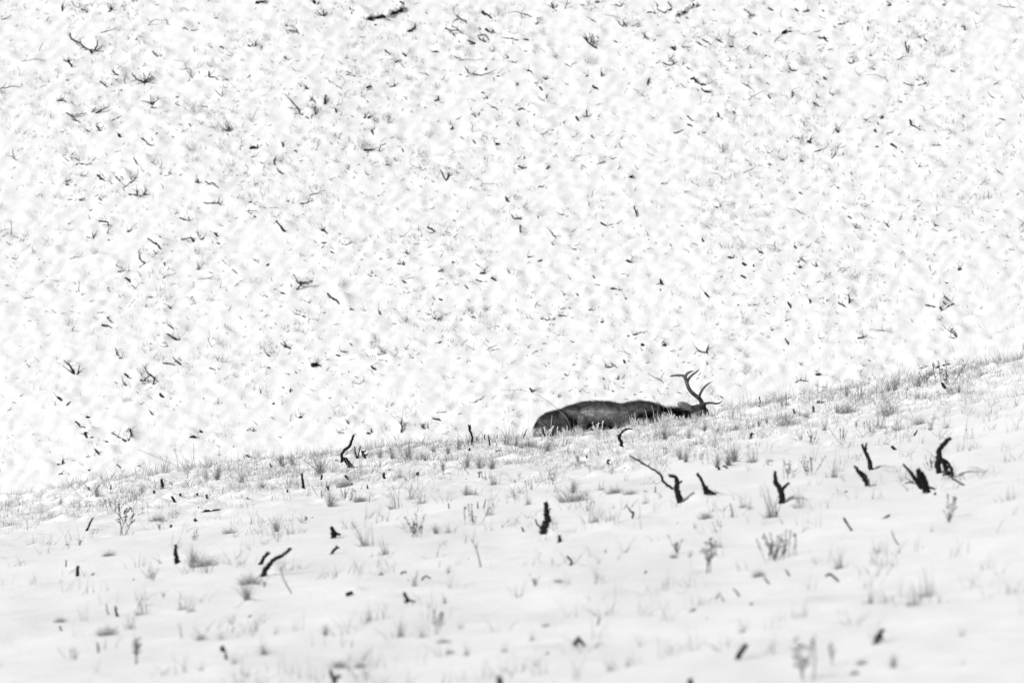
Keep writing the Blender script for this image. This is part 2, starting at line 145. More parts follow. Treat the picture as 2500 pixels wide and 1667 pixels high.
 'E': (889, 500, 2.8, '''8 173 163 181 187;9 433 153 465 165 482 192|7 443 198 482 195;9 714 186 728 190;9 1072 212 1065 170 1066 138|5 1072 212 1097 212;8 1327 237 1290 205 1268 173|6 1320 235 1345 245;7 1283 263 1312 297;4 1403 209 1432 216;12 1698 153 1712 167;8 1943 233 1957 252;8 1978 271 1997 261;8 1428 301 1467 313;10 278 326 312 341|5 290 330 284 308;8 103 371 152 391;7 228 401 287 416|5 272 410 270 383;9 598 394 635 409 642 394;9 1118 354 1152 361;9 1178 389 1217 377;7 763 404 807 434;7 494 477 510 455 530 450 535 433;12 788 476 827 459;6 978 438 1000 475 1027 507;11 1798 379 1837 402|7 1813 402 1832 384;7 65 497 20 475|5 65 497 92 464|6 65 497 50 448;9 263 518 295 540 327 551;5 163 544 232 563;8 763 511 800 525 852 528;10 868 499 895 515 890 537;6 1524 418 1529 467;8 1564 483 1577 512;8 1758 476 1790 472 1806 497;6 1783 524 1814 541;8 1683 571 1720 575 1760 588 1787 588|5 1760 586 1752 572;13 2024 508 2030 540 2057 549;8 2023 573 2033 597;9 683 553 717 580;9 418 639 442 641;10 513 644 542 651;6 473 659 497 671;14 1368 611 1382 627;8 1448 603 1477 637;13 1788 638 1802 660;13 3 724 22 736;9 99 723 122 767;9 443 749 465 750 490 786 537 759;9 738 767 760 775 760 797;9 942 748 952 762;6 1058 756 1077 739;7 1323 757 1370 758 1402 769;6 1398 698 1422 717;13 1618 799 1652 809;7 1523 726 1582 711;8 1928 689 1947 692;6 1248 819 1287 814;9 1828 886 1870 882 1892 869;11 1798 896 1832 906;6 1408 929 1447 946;9 488 951 532 934;12 562 938 577 923;6 733 989 782 996;9 796 997 808 1003;7 858 1001 902 989;9 38 932 60 928 87 931;11 83 1026 147 1020|7 108 1004 147 1011;6 28 1039 97 1051;7 98 1061 140 1062 172 1082;12 48 1103 60 1118 92 1126;9 388 1004 412 1016;8 303 1051 337 1044;8 393 1123 412 1142;9 1114 1028 1119 1047;8 1368 1154 1417 1187;8 1643 1117 1690 1106 1727 1111|5 1645 1115 1652 1083|7 1693 1083 1722 1109;11 1774 1062 1780 1078 1793 1082;7 1908 1086 1962 1077;10 1633 1183 1652 1202;10 1668 1189 1692 1191;8 1718 1196 1762 1184|6 1738 1190 1735 1168;6 728 1204 757 1216;11 1133 1253 1150 1280 1172 1286|6 1150 1280 1170 1268;7 1273 1307 1300 1290 1322 1301;8 1335 1325 1326 1303|7 1335 1322 1341 1298;5 1448 1302 1490 1290|5 1448 1302 1465 1280 1482 1269;7 1673 1271 1722 1276;15 1848 1297 1862 1303;9 493 1421 550 1418 556 1434;7 468 1461 510 1462 540 1495 508 1490;8 308 1389 332 1393;9 638 1430 682 1430;9 258 1562 257 1510 255 1470|5 257 1505 238 1488|5 256 1488 267 1468;8 432 1542 415 1530 380 1500|5 432 1542 436 1488|6 432 1542 390 1510|5 415 1530 405 1495;9 0 1561 45 1560 51 1528;18 1898 953 1922 961;11 1990 920 2012 919;12 2028 966 2062 960 2040 933;8 1943 1016 1967 1009;7 1798 1026 1812 1030'''),
 'F': (1611, 500, 2.8, '''10 289 233 301 264;6 68 268 87 297;8 193 318 217 347;11 528 304 550 311;12 678 318 705 335 727 347|6 678 351 712 348;13 468 359 500 366 522 373|8 502 366 505 343;9 918 283 937 307;13 563 398 602 427;10 640 408 644 437;13 553 483 592 507;13 418 488 437 500;6 843 379 860 386;6 833 427 852 431;10 948 424 977 431|9 963 368 987 382|6 943 392 965 372;6 1077 432 1033 398|5 1077 430 1058 388;8 1113 351 1142 344;6 1158 383 1172 400;8 1383 403 1402 414;7 880 473 892 480;9 918 468 932 487;9 1508 311 1532 307;14 2033 441 2067 439|7 2045 440 2042 428;5 1888 468 1896 489;10 1953 534 1992 546;15 1868 594 1884 597;12 1913 703 1932 727|9 1818 684 1882 696|9 1968 697 2012 674|9 1943 623 1982 657|9 1938 663 1952 682|6 1932 725 1972 700;11 308 603 342 642;8 105 603 118 608;12 533 684 552 691;8 563 676 587 671;9 623 691 657 684;7 378 779 410 768 447 754;6 758 636 787 627;8 948 597 987 609;6 968 628 997 628;12 1024 648 1036 682;9 1060 632 1072 638;8 1118 644 1157 667;9 873 663 890 690 899 717;11 1283 712 1250 685 1218 669|8 1293 672 1295 650 1290 608;8 748 859 790 848 817 848;11 804 910 818 914;9 856 913 880 955 892 977;8 1078 909 1117 918;8 1124 892 1134 873;9 1343 911 1380 906 1412 904|5 1380 906 1384 895;11 342 1017 270 1000 248 978|9 320 1010 320 995 332 963;7 448 1021 502 1026;6 215 1018 217 1037;5 320 1068 322 1122;6 833 1014 862 1016;7 948 1078 992 1114;14 1063 1156 1112 1158|8 1080 1154 1074 1146;7 918 1217 960 1200 1022 1206;6 1063 1229 1100 1245 1147 1251;6 1273 1189 1322 1196;12 1208 1249 1227 1256;7 1493 1189 1520 1193 1542 1188;6 1309 1043 1313 1077;8 1758 1116 1800 1115 1832 1104;7 1848 888 1872 902;5 2035 917 2000 870 1958 848|5 2035 917 1998 838|4 2035 917 1970 900|4 2000 870 1990 845;7 1650 946 1662 953;8 413 1309 442 1322;10 268 1217 287 1199;5 118 1279 162 1297;6 1226 936 1236 944;9 2013 1169 2037 1173'''),
}
FORE_T = {'G': (139, 1000, 2.3507), 'H': (839, 1000, 3.92), 'I': (1350, 1000, 3.92), 'J': (1811, 850, 3.4836), 'K': (1811, 1250, 3.76), 'L': (839, 1300, 4.2727), 'M': (1350, 1300, 4.2727)}
STUBS = {
 'G': '''16 608 457 601 402;9 645 411 667 427;10 554 463 563 482;14 686 532 658 498;12 707 480 712 500;9 806 477 811 497;10 857 486 867 512;10 1325 479 1325 460;14 1088 510 1118 516;9 785 628 802 642|10 800 640 792 622;9 165 697 190 650 208 620;12 1421 454 1410 410 1404 366;12 1515 404 1521 378;12 1653 376 1690 412;11 1690 420 1694 432;12 1554 438 1561 462;15 1633 302 1640 245 1680 205 1703 148|6 1682 200 1690 190;28 1697 332 1654 283;10 1603 286 1608 297;7 1722 282 1707 210|7 1722 282 1743 210;14 1764 268 1754 238;12 1231 336 1224 308;8 1345 286 1346 297;7 213 470 238 438;7 182 443 189 462;7 311 457 310 433;10 1432 634 1430 616;10 1455 621 1468 620;26 1590 738 1585 705 1574 676|20 1585 700 1622 716;14 1568 830 1595 800 1617 788|12 1600 800 1605 780;24 690 885 684 835 681 780|10 686 850 708 870;22 1163 890 1185 850 1216 822;24 1182 958 1202 910 1240 862 1300 830 1340 797|12 1190 925 1175 945;18 120 957 120 902;8 188 951 211 936;6 52 901 52 863;14 428 978 440 974;14 347 1187 340 1160 335 1128;10 15 1240 32 1267;24 1666 1068 1678 1055 1697 1050;18 1098 1195 1112 1185;24 970 1386 946 1362;14 978 1432 966 1400;24 1598 1568 1588 1540 1570 1498|18 1588 1540 1624 1528;9 239 1392 234 1338;14 650 677 656 666''',
 'H': '''20 1222 348 1230 260 1206 190 1194 148|12 1208 195 1211 146;12 1191 352 1188 300;12 1286 312 1272 256;10 1351 292 1350 238;14 1402 352 1394 300 1384 240;10 1458 256 1470 242;20 1203 392 1206 372;10 1345 386 1362 372;20 1456 412 1480 395 1497 385|12 1470 400 1462 388;10 1713 219 1740 216 1753 188;9 2122 332 2142 288;7 466 427 439 358;15 242 465 192 447 170 398|10 192 447 237 418|9 200 402 216 372;14 535 446 552 434;20 702 598 716 628|14 716 628 716 596;22 393 662 384 608;14 1298 652 1298 605|10 1284 604 1316 598;14 1150 674 1172 670;8 852 797 868 793;16 232 758 224 723;9 1157 564 1159 578;60 1910 1192 1918 1125 1945 1060 1946 980 1932 897|14 1905 1125 1858 1100 1833 1046|12 1966 956 1986 944;36 2065 1274 2065 1208;16 1737 1163 1704 1128;10 1186 1434 1197 1426''',
 'I': '''34 668 360 650 310 630 252|18 640 265 655 225 692 188 762 186;18 545 530 520 490|16 522 490 550 478;14 680 566 692 556;44 1226 888 1188 780 1186 690 1166 637 1118 628|20 1192 716 1228 682|20 1150 756 1060 690 1030 620 930 555 850 505 738 440|7 915 545 940 490|6 850 505 800 430;36 1470 806 1446 740 1430 690 1384 616|44 1490 800 1470 740|16 1440 826 1462 790|24 1550 822 1500 770;16 1393 866 1447 864;14 750 1044 770 992 740 965 699 908;24 1592 576 1588 560;14 1624 538 1650 545 1692 562;18 868 788 904 782|10 885 786 872 772;10 978 792 982 738;24 1894 278 1890 232|12 1892 236 1925 230;14 1450 364 1462 356;16 1570 206 1582 190;22 158 1494 176 1450 139 1408;11 1183 1090 1193 1080;16 872 1562 892 1546;14 326 462 320 438;7 434 437 437 398''',
 'J': '''10 166 442 150 413;12 142 490 182 502;12 208 531 238 529;11 292 532 306 526;24 640 458 680 466 704 460|10 672 462 668 446;8 634 414 646 408;16 611 547 604 498;12 560 539 576 536;15 457 558 440 518;12 1407 367 1404 338;9 1484 352 1498 346;22 1742 348 1704 298;10 1644 378 1658 370;18 75 768 84 722;30 1096 1034 1086 960 1050 880 1022 820|20 1048 880 1062 808;38 1077 1174 1042 1100 1000 1050 963 1006;42 345 1322 346 1270 325 1200 286 1135 286 1058|26 340 1250 350 1195 398 1148;46 1680 1060 1668 950 1700 840 1764 772|56 1745 1080 1735 1020 1712 950|30 1790 1095 1780 1020 1740 960;52 1565 1225 1530 1130 1502 1040|30 1535 1190 1475 1115 1440 1060 1410 1030 1376 988|32 1590 1232 1575 1150 1540 1060|26 1520 1160 1530 1100 1520 1045|14 1600 1180 1650 1200 1670 1230|18 1460 1135 1392 1147|11 1470 1152 1400 1104;22 1312 864 1278 836;14 1454 747 1480 720 1492 698;24 850 1228 895 1220;24 1634 1250 1646 1230;18 947 1552 908 1510 869 1447;22 1184 1452 1254 1418''',
 'K': '''46 1213 1214 1258 1130 1296 1083|30 1285 1170 1280 1120;18 768 582 815 570 860 602 903 637;18 78 834 122 847;18 1650 324 1662 316''',
 'L': '''18 358 446 376 434 408 430;16 594 436 612 410 652 411;18 803 498 845 456 904 470;30 28 666 60 638|14 55 640 95 632;46 648 730 662 690 636 636|20 660 685 752 722;12 668 498 676 490;11 1292 280 1306 270;13 92 1002 106 992;60 1640 1620 1630 1570 1625 1510;18 2078 1284 2134 1248''',
 'M': '''16 943 430 968 402;36 228 1176 246 1130 266 1086|34 256 1100 300 1140 352 1186;24 1408 832 1440 815 1478 795|14 1470 800 1496 826;18 1592 912 1608 898;52 1922 1322 1950 1255 2008 1172;56 1436 1600 1436 1536''',
}
GREY_STICKS = '''G 7 1355 1052 1300 970 1285 900;G 8 302 1177 288 1150 284 1113;H 13 1316 1504 1290 1400 1262 1312 1218 1238|9 1270 1320 1282 1260;H 13 1010 947 1004 893;H 13 1285 948 1283 880;H 12 1335 942 1360 855;I 12 1722 1028 1712 970 1694 890;J 12 1480 1160 1560 1130;K 13 1460 300 1405 250 1373 162;K 20 455 584 400 522;K 18 272 652 230 630 205 588;K 15 180 898 210 892;M 18 1700 692 1742 618|18 1798 716 1745 645;M 22 1950 662 1920 620 1878 584;M 18 455 972 490 868;J 18 1916 1160 1830 1130 1750 1080;G 5 1763 770 1720 690 1690 640'''
TUFTS = {
 'G': '''g 920 405 100;g 490 480 55;g 20 545 50;g 1510 370 110;g 1290 330 80;g 1350 320 60;t 380 720 190;w 330 600 80;d 580 640 60;d 1640 445 55;g 230 500 70;g 860 410 70;a 1180 450 50;g 1060 420 60;w 1520 510 70;w 1650 520 80;d 1740 530 45;g 1570 560 100;d 990 710 50;g 1260 700 80;d 840 900 110;g 780 880 100;w 790 750 70;d 300 840 45;w 590 690 60;s 60 780 50;w 130 780 60;d 1110 1000 90;g 1090 1095 100;w 1190 1020 60;w 550 980 70;w 860 940 60;s 420 1260 120;t 450 1460 160;d 290 1295 70;d 20 1220 50;w 90 1440 90;s 720 1150 100;w 610 1080 50;s 770 1160 90;d 830 1320 45;s 940 1320 60;a 1190 1410 70;s 490 1180 120;s 1020 1460 80;g 1540 1300 70;s 830 1495 60;d 1620 1480 60;d 1740 1480 60''',
 'H': '''g 620 490 190;g 780 490 60;g 1000 430 120;g 1100 380 110;a 860 410 90;g 1180 560 140;g 1300 570 130;g 1420 570 120;a 1560 360 130;g 1650 350 110;d 1770 350 90;a 1700 370 80;g 1950 400 110;w 980 510 80;w 870 570 70;t 960 620 140;a 540 660 80;d 440 600 40;d 20 740 90;d 160 880 80;w 60 880 120;s 490 950 200;s 640 860 150;s 750 900 160;w 1350 680 90;s 1440 720 160;d 1210 820 90;g 1170 820 110;w 690 1220 200;g 880 1190 100;s 1000 1180 100;w 1250 1100 180;s 1400 1010 150;w 1430 930 80;w 1640 860 90;w 1800 770 90;s 1770 910 150;w 1640 710 50;s 1680 640 60;t 2000 720 140;s 400 1390 180;s 1000 1560 80;s 210 1310 230;g 350 470 90;g 460 470 100''',
 'I': '''g 1070 290 120;g 1450 230 90;d 1760 200 80;t 1720 100 70;w 1970 170 90;g 1300 280 90;w 240 510 110;d 200 880 160;g 190 800 120;w 330 980 120;s 400 1080 180;w 320 830 60;d 600 800 110;d 740 810 80;g 1220 480 130;g 1270 500 130;g 1570 560 170;g 1740 510 190;s 1930 510 140;g 1680 540 140;s 1820 940 150;s 1720 1030 130;d 1470 1050 110;w 1600 1130 80;w 1360 1140 60;w 1190 1380 200;w 1310 1420 70;d 1160 1420 50;t 1490 1560 300;s 1600 1320 100;s 440 1470 60;s 500 1370 60;w 2110 1450 230;d 2080 500 40;s 580 950 60;s 890 900 100;w 560 620 90;s 460 770 120;w 1070 430 90''',
 'J': '''w 600 820 130;w 500 800 80;w 850 790 120;w 580 1080 200;s 80 970 130;s 220 990 60;d 900 560 110;g 810 550 80;d 1260 570 150;w 1270 540 100;s 1180 690 170;s 1330 700 140;w 1310 720 60;d 1510 650 80;s 1600 700 120;s 1740 680 120;w 1090 720 90;t 970 690 80;d 390 660 100;w 150 670 70;g 210 640 70;d 540 590 50;w 1000 430 120;g 890 410 70;g 1300 370 130;g 1250 370 90;w 1560 320 120;w 1740 330 180;d 1620 240 60;g 1500 330 120;d 1780 370 60;g 1850 380 90;s 1640 600 60;s 700 700 120;t 390 1110 150;s 780 1100 160;s 490 1360 200;s 270 1440 260;s 70 1370 100;w 1600 1040 120;t 1770 1440 220;s 1620 1560 60;g 340 490 60;g 380 490 60''',
 'K': '''w 290 440 220;w 380 400 200;s 1590 860 230;s 1700 780 280;s 1180 840 150;g 1390 1430 130;d 1100 1400 80;t 560 1540 400;t 830 1400 180;d 1040 1490 60;s 130 600 120;s 2020 1140 100;s 2030 1390 60;w 680 480 60;s 900 520 200;w 1900 100 150;s 1380 500 60''',
 'L': '''s 270 920 200;s 1090 420 80;t 970 1060 320;w 2000 560 150;d 2240 520 60;d 1040 1150 80;d 1110 1270 70;s 1290 1280 160;s 590 1090 250;s 830 1090 200;s 1220 1000 100;s 730 560 200;s 1060 740 120;d 2110 980 60;s 1680 1250 150;s 1970 1130 110''',
 'M': '''s 780 1400 120;s 600 1440 150;d 2150 460 90;s 1980 1040 150;d 1260 260 60''',
}
HILL_SHRUBS = {
 'A': '''1440 285 70;1070 465 90;940 780 130;1110 900 110;930 1040 110;930 1105 60;1320 840 60;60 1050 60;1230 960 50;740 780 60;1690 965 40;1310 1215 40;1260 430 40;490 560 40;2080 1030 110;850 90 40;1080 20 60;2020 40 50;900 1440 30''',
 'B': '''1530 450 90;300 550 60;500 610 60;440 940 80;240 960 60;170 850 90;1230 250 60;1300 400 60;920 820 60;1870 190 50;1880 660 60;810 1310 50;1690 1340 50;420 1450 50;150 160 60;80 380 50;640 350 50''',
 'C': '''610 380 70;980 450 90;1100 440 70;1895 395 140;600 600 80;1210 650 60;440 1050 110;1950 1150 70;340 1290 60;180 1190 40;740 1480 60;950 700 50;1990 1320 40;800 1240 40;1330 740 40''',
 'D': '''250 340 70;960 345 80;1350 550 80;1940 570 70;80 830 90;890 870 60;1110 950 70;590 980 30;240 900 60;1210 1190 50;1330 1230 30;460 1350 60;1920 1460 80;740 735 40;1050 670 40;1640 870 60''',
 'E': '''560 220 50;790 340 60;280 810 70;710 740 60;840 720 60;540 1190 40;1000 1330 60;1040 1450 60;1210 90 60;1800 250 60;650 490 80;60 990 80;620 1550 70;340 600 40;1940 500 50''',
 'F': '''550 300 60;1380 245 60;570 820 90;590 1060 60;580 1160 80;1320 520 60;1160 510 60;1950 270 40;1700 400 40;770 1320 60;970 1290 50;130 750 50;1580 890 60;1900 790 40''',
}
LOGS = '''B 30 0 128 60 118 130 112 180 90 240 66 256 44;C 26 92 112 150 82 200 52 262 28;E 13 1188 738 1215 780 1270 786 1302 778;E 11 698 1358 760 1345 805 1320 808 1302;F 15 1868 1112 1920 1102 1978 1084;F 8 138 1070 180 1076 228 1080;G 17 815 552 822 572 860 582 905 574 945 577'''
# ---------------------------------------------------------------- helpers
def link(name, me, parent=None, loc=None):
    o = bpy.data.objects.new(name, me); COL.objects.link(o)
    if parent: o.parent = parent
    if loc is not None: o.location = loc
    return o
def empty(name, loc):
    o = bpy.data.objects.new(name, None); COL.objects.link(o); o.location = loc; o.empty_display_size = 0.05
    return o
def tag(o, label, cat, group=None, kind=None):
    if kind: o['kind'] = kind
    if label: o['label'] = label
    if cat: o['category'] = cat
    if group: o['group'] = group
def mesh(name, V, F, m, smooth=True):
    me = bpy.data.meshes.new(name); me.from_pydata([tuple(v) for v in V], [], F); me.materials.append(m)
    if smooth: me.polygons.foreach_set("use_smooth", [True] * len(me.polygons))
    me.update(); return me
def crom(P, R, n=4):
    """Catmull-Rom through points with radii"""
    if len(P) == 1: return P, R
    Q, S = [], []
    for i in range(len(P) - 1):
        a = P[i - 1] if i else P[0] * 2 - P[1]; b = P[i]; c = P[i + 1]
        d = P[i + 2] if i + 2 < len(P) else c * 2 - b
        for k in range(n):
            t = k / n
            Q.append(0.5 * ((2 * b) + (c - a) * t + (2 * a - 5 * b + 4 * c - d) * t * t + (3 * b - a - 3 * c + d) * t ** 3))
            S.append(R[i] * (1 - t) + R[i + 1] * t)
    Q.append(P[-1].copy()); S.append(R[-1]); return Q, S
def tube(V, F, P, R, sides=6, gnarl=0.18, sub=4, wob=0.0, jag=0.0):
    if wob: R = [r * (1 + random.uniform(-.55, .55) * wob) for r in R]
    P, R = crom(P, R, sub)
    n0 = len(V); up = Vector((0.3, 1, 0.2)).normalized()
    for i, p in enumerate(P):
        t = (P[min(i + 1, len(P) - 1)] - P[max(i - 1, 0)])
        if t.length < 1e-7: t = Vector((0, 0, 1))
        t.normalize(); s = t.cross(up)
        if s.length < 0.05: s = t.cross(Vector((1, 0, 0)))
        s.normalize(); b = t.cross(s)
        r = R[i] * (1 + (random.uniform(-.14, .14) * wob if 0 < i else 0))
        if wob and 0 < i < len(P) - 1: p = p + s * random.uniform(-wob, wob) * r + b * random.uniform(-wob, wob) * r
        for k in range(sides):
            a = 2 * math.pi * k / sides; rr = r * (1 + random.uniform(-gnarl, gnarl))
            V.append(p + (s * math.cos(a) + b * math.sin(a)) * rr + (t * (random.uniform(-.3, 1.3) * r * jag) if jag and i == len(P) - 1 else Vector()))
    for i in range(len(P) - 1):
        for k in range(sides):
            a = n0 + i * sides + k; b2 = n0 + i * sides + (k + 1) % sides
            F.append((a, b2, b2 + sides, a + sides))
    F.append(tuple(n0 + k for k in range(sides))[::-1]); e = n0 + (len(P) - 1) * sides
    F.append(tuple(e + k for k in range(sides)))
def parse(item):
    out = []
    for s in item.split('|'):
        n = [float(x) for x in s.split()]
        out.append((n[0], [(n[i], n[i + 1]) for i in range(1, len(n), 2)]))
    return out
def tosrc(strokes, T):
    x0, y0, s = T
    return [(w / s, [(x0 + x / s, y0 + y / s) for x, y in pts]) for w, pts in strokes]

# ---------------------------------------------------------------- read the placed burnt wood of the far hillside
hill_items = []
for key in HILL:
    T = HILL[key][:3]
    for it in HILL[key][3].split(';'): hill_items.append([(w * (1.2 if '|' not in it else 1.28), p) for w, p in tosrc(parse(it), T)])
def psize(st): return sum(w * sum(math.hypot(b[0] - a[0], b[1] - a[1]) for a, b in zip(p, p[1:])) for w, p in st)
MOUNDS_NEAR = []
# a snow lump beside many of them, so the drift throws its own shade
for st in hill_items:
    if psize(st) > 40 and random.random() < 0.75:
        w0, p0 = st[0]; ub = max(p0, key=lambda q: q[1])
        y = float(hit(ub[0], ub[1], 122, 160, False)[0])
        if y == y:
            dx, dy, dz = ray(ub[0], ub[1]); L = max(abs(a[0] - b[0]) + abs(a[1] - b[1]) for a in p0 for b in p0) * y / K
            r = min(0.15, 0.04 + 0.28 * L); MOUNDS.append((float(dx / dy * y) + r * random.uniform(-0.3, 0.5), y + r * random.uniform(0.9, 1.3), r, r * random.uniform(0.35, 0.75)))
for i in range(900):
    x = random.uniform(-11, 11); y = random.uniform(128.5, 150); r = random.uniform(0.05, 0.12)
    MOUNDS.append((x, y, r, r * random.uniform(0.25, 0.5)))
for i in range(4200):
    y = 112 - 24 * random.random() ** 1.5; x = random.uniform(-7.5, 7.5); r = random.triangular(0.03, 0.13, .05)
    if .1 < x < 2.9 and y > 104: continue
    MOUNDS_NEAR.append((x, y, r, r * random.uniform(0.25, 0.55)))
NB = []
for key in STUBS:
    for it in STUBS[key].split(';'):
        st = tosrc(parse(it), FORE_T[key]); fl = [q for _, p in st for q in p]; ub = max(fl, key=lambda q: q[1]); h = ub[1] - min(q[1] for q in fl)
        if h > 16 or max(w for w, _ in st) > 7: NB.append((ub[0], ub[1], h, max(w for w, _ in st), 0))
for key in TUFTS:
    x0, y0, s = FORE_T[key]
    for it in TUFTS[key].split(';'):
        k, a, b, h = it.split()
        if k in 'da' or (k == 'g' and float(h) / s > 25): NB.append((x0 + float(a) / s, y0 + float(b) / s, float(h) / s, 0, 1))
for (u, v, h, wd, kind), y in zip(NB, hit([q[0] for q in NB], [q[1] for q in NB], 45, 113, False)):
    if not y == y: continue
    m_ = y / K; dx, dy, dz = ray(u, v); x = float(dx / dy * y)
    if kind == 0:
        r = max(.05, min(.16, .3 * h * m_)); MOUNDS_NEAR.append((x + .5 * wd * m_ + r * .9, y + r * 1.1, r, r * .75)); MOUNDS_NEAR.append((x + .5 * wd * m_ + r * 2.0, y + r * 1.6, r * .8, r * .4))
    else:
        r = .35 * h * m_ + .04; MOUNDS_NEAR.append((x + random.uniform(-.3, .6) * r, y - r * .5, r, r * random.uniform(.2, .45)))
base_ground = ground
ALLM = np.array(MOUNDS + MOUNDS_NEAR)
def ground(x, y, fine=True):
    z = base_ground(x, y, fine)
    return z
# ---------------------------------------------------------------- snow ground: one sheet
xs = np.concatenate([-10.6 - np.geomspace(0.1, 80, 24)[::-1], np.arange(-10.6, 10.601, 0.05), 10.6 + np.geomspace(0.1, 80, 24)])
ys = np.concatenate([np.arange(-20, 52, 4.0), np.arange(52, 92, 0.12), np.arange(92, 114, 0.045), np.arange(114, 124, 0.2),
                     np.arange(124, 153, 0.055), np.arange(153, 165, 0.5), np.arange(165, 262, 4.0)])
X, Y = np.meshgrid(xs, ys)
Zg = base_ground(X, Y)
for mx, my, r, h in ALLM:
    i0, i1 = np.searchsorted(xs, [mx - 2.4 * r, mx + 2.4 * r]); j0, j1 = np.searchsorted(ys, [my - 2.4 * r, my + 2.4 * r])
    if i1 > i0 and j1 > j0:
        d = ((X[j0:j1, i0:i1] - mx) ** 2 + (Y[j0:j1, i0:i1] - my) ** 2) / (r * r)
        Zg[j0:j1, i0:i1] += h * np.exp(-d * 1.2)
nx, ny = len(xs), len(ys)
me = bpy.data.meshes.new("snow_ground")
me.vertices.add(nx * ny); me.vertices.foreach_set("co", np.stack([X, Y, Zg], -1).astype(np.float32).ravel())
idx = np.arange(nx * ny).reshape(ny, nx)
q = np.stack([idx[:-1, :-1], idx[:-1, 1:], idx[1:, 1:], idx[1:, :-1]], -1).reshape(-1, 4)
me.loops.add(q.size); me.loops.foreach_set("vertex_index", q.ravel().astype(np.int32))
me.polygons.add(len(q)); me.polygons.foreach_set("loop_start", np.arange(0, q.size, 4, dtype=np.int32)); me.polygons.foreach_set("loop_total", np.full(len(q), 4, np.int32))
me.update(); me.polygons.foreach_set("use_smooth", np.ones(len(q), bool)); me.materials.append(M_SNOW)
gobj = link("snow_ground", me); tag(gobj, "snow covered ridge and hillside", None, None, 'structure')
def ground(x, y, fine=True):            # height of the finished sheet, read back from its grid
    x = np.asarray(x, float); y = np.asarray(y, float)
    i = np.clip(np.searchsorted(xs, x) - 1, 0, nx - 2); j = np.clip(np.searchsorted(ys, y) - 1, 0, ny - 2)
    fx = (x - xs[i]) / (xs[i + 1] - xs[i]); fy = (y - ys[j]) / (ys[j + 1] - ys[j])
    return (Zg[j, i] * (1 - fx) + Zg[j, i + 1] * fx) * (1 - fy) + (Zg[j + 1, i] * (1 - fx) + Zg[j + 1, i + 1] * fx) * fy

# ---------------------------------------------------------------- labels that single things out
LAB = []
def lab(o, look, u, v, zone, cat, group): LAB.append([o, look, u, v, zone, cat, group])
def place(u, v, zone):
    c = ['far left', 'left', 'left-centre', 'centre', 'right-centre', 'right', 'far right'][int(min(6, max(0, (u - 139) / 318)))]
    if zone == 'hill':
        r = ['top edge', 'upper', 'upper-middle', 'middle', 'lower-middle', 'lower', 'lowest'][int(min(6, max(0, v / 165)))]
        return 'on %s %s hillside' % (r, c)
    if zone == 'elk': return 'in front of the elk'
    if zone == 'ridge': return 'on ridge crest, %s' % c
    r = ['just below the crest', 'in middle snow', 'in near snow', 'at bottom edge'][int(min(3, max(0, (v - (1205 - 0.134 * (u - 139)) - 70) / 130)))]
    return '%s, %s' % (r, c)
ORD = ['first', 'second', 'third', 'fourth', 'fifth', 'sixth', 'seventh', 'eighth', 'ninth', 'tenth', 'eleventh', 'twelfth', 'thirteenth', 'fourteenth', 'fifteenth', 'sixteenth', 'seventeenth', 'eighteenth', 'nineteenth', 'twentieth', 'twenty-first', 'twenty-second', 'twenty-third', 'twenty-fourth']
def finish_labels():
    d = {}
    for e in LAB: d.setdefault((e[1], place(e[2], e[3], e[4])), []).append(e)
    for (look, pl), es in d.items():
        es.sort(key=lambda e: e[2])
        for i, e in enumerate(es):
            t = look + ' ' + pl
            if len(es) > 1:
                t += (', leftmost' if i == 0 else ', rightmost' if i == len(es) - 1 else ', %s from left' % ORD[min(i, 23)])
            tag(e[0], t, e[5], e[6])
def look_of(st, dark='burnt', zone='hill'):
    w, p = max(st, key=lambda s: psize([s]))
    L = sum(math.hypot(b[0] - a[0], b[1] - a[1]) for a, b in zip(p, p[1:])); D = math.hypot(p[-1][0] - p[0][0], p[-1][1] - p[0][1])
    k = 1.0 if zone == 'hill' else 2.0
    sz = 'long' if L > 24 * k else 'short' if L > 11 * k else 'tiny'
    th = 'thick' if w > 3.4 * k else 'thin' if w < 2.3 * k else 'black'
    top = min(p, key=lambda q: q[1]); bot = max(p, key=lambda q: q[1])
    a = math.degrees(math.atan2(bot[1] - top[1], abs(top[0] - bot[0]) + 1e-6))
    lean = 'flat lying' if a < 22 else 'upright' if a > 65 else ('left leaning' if top[0] < bot[0] else 'right leaning')
    if len(st) == 1:
        sh = 'bent' if D < 0.9 * L else 'straight'
        return '%s %s %s %s' % (sz, th, sh, lean)
    return '%s %s %s' % (sz, {2: 'forked', 3: 'three-armed'}.get(len(st), 'many-armed'), lean)

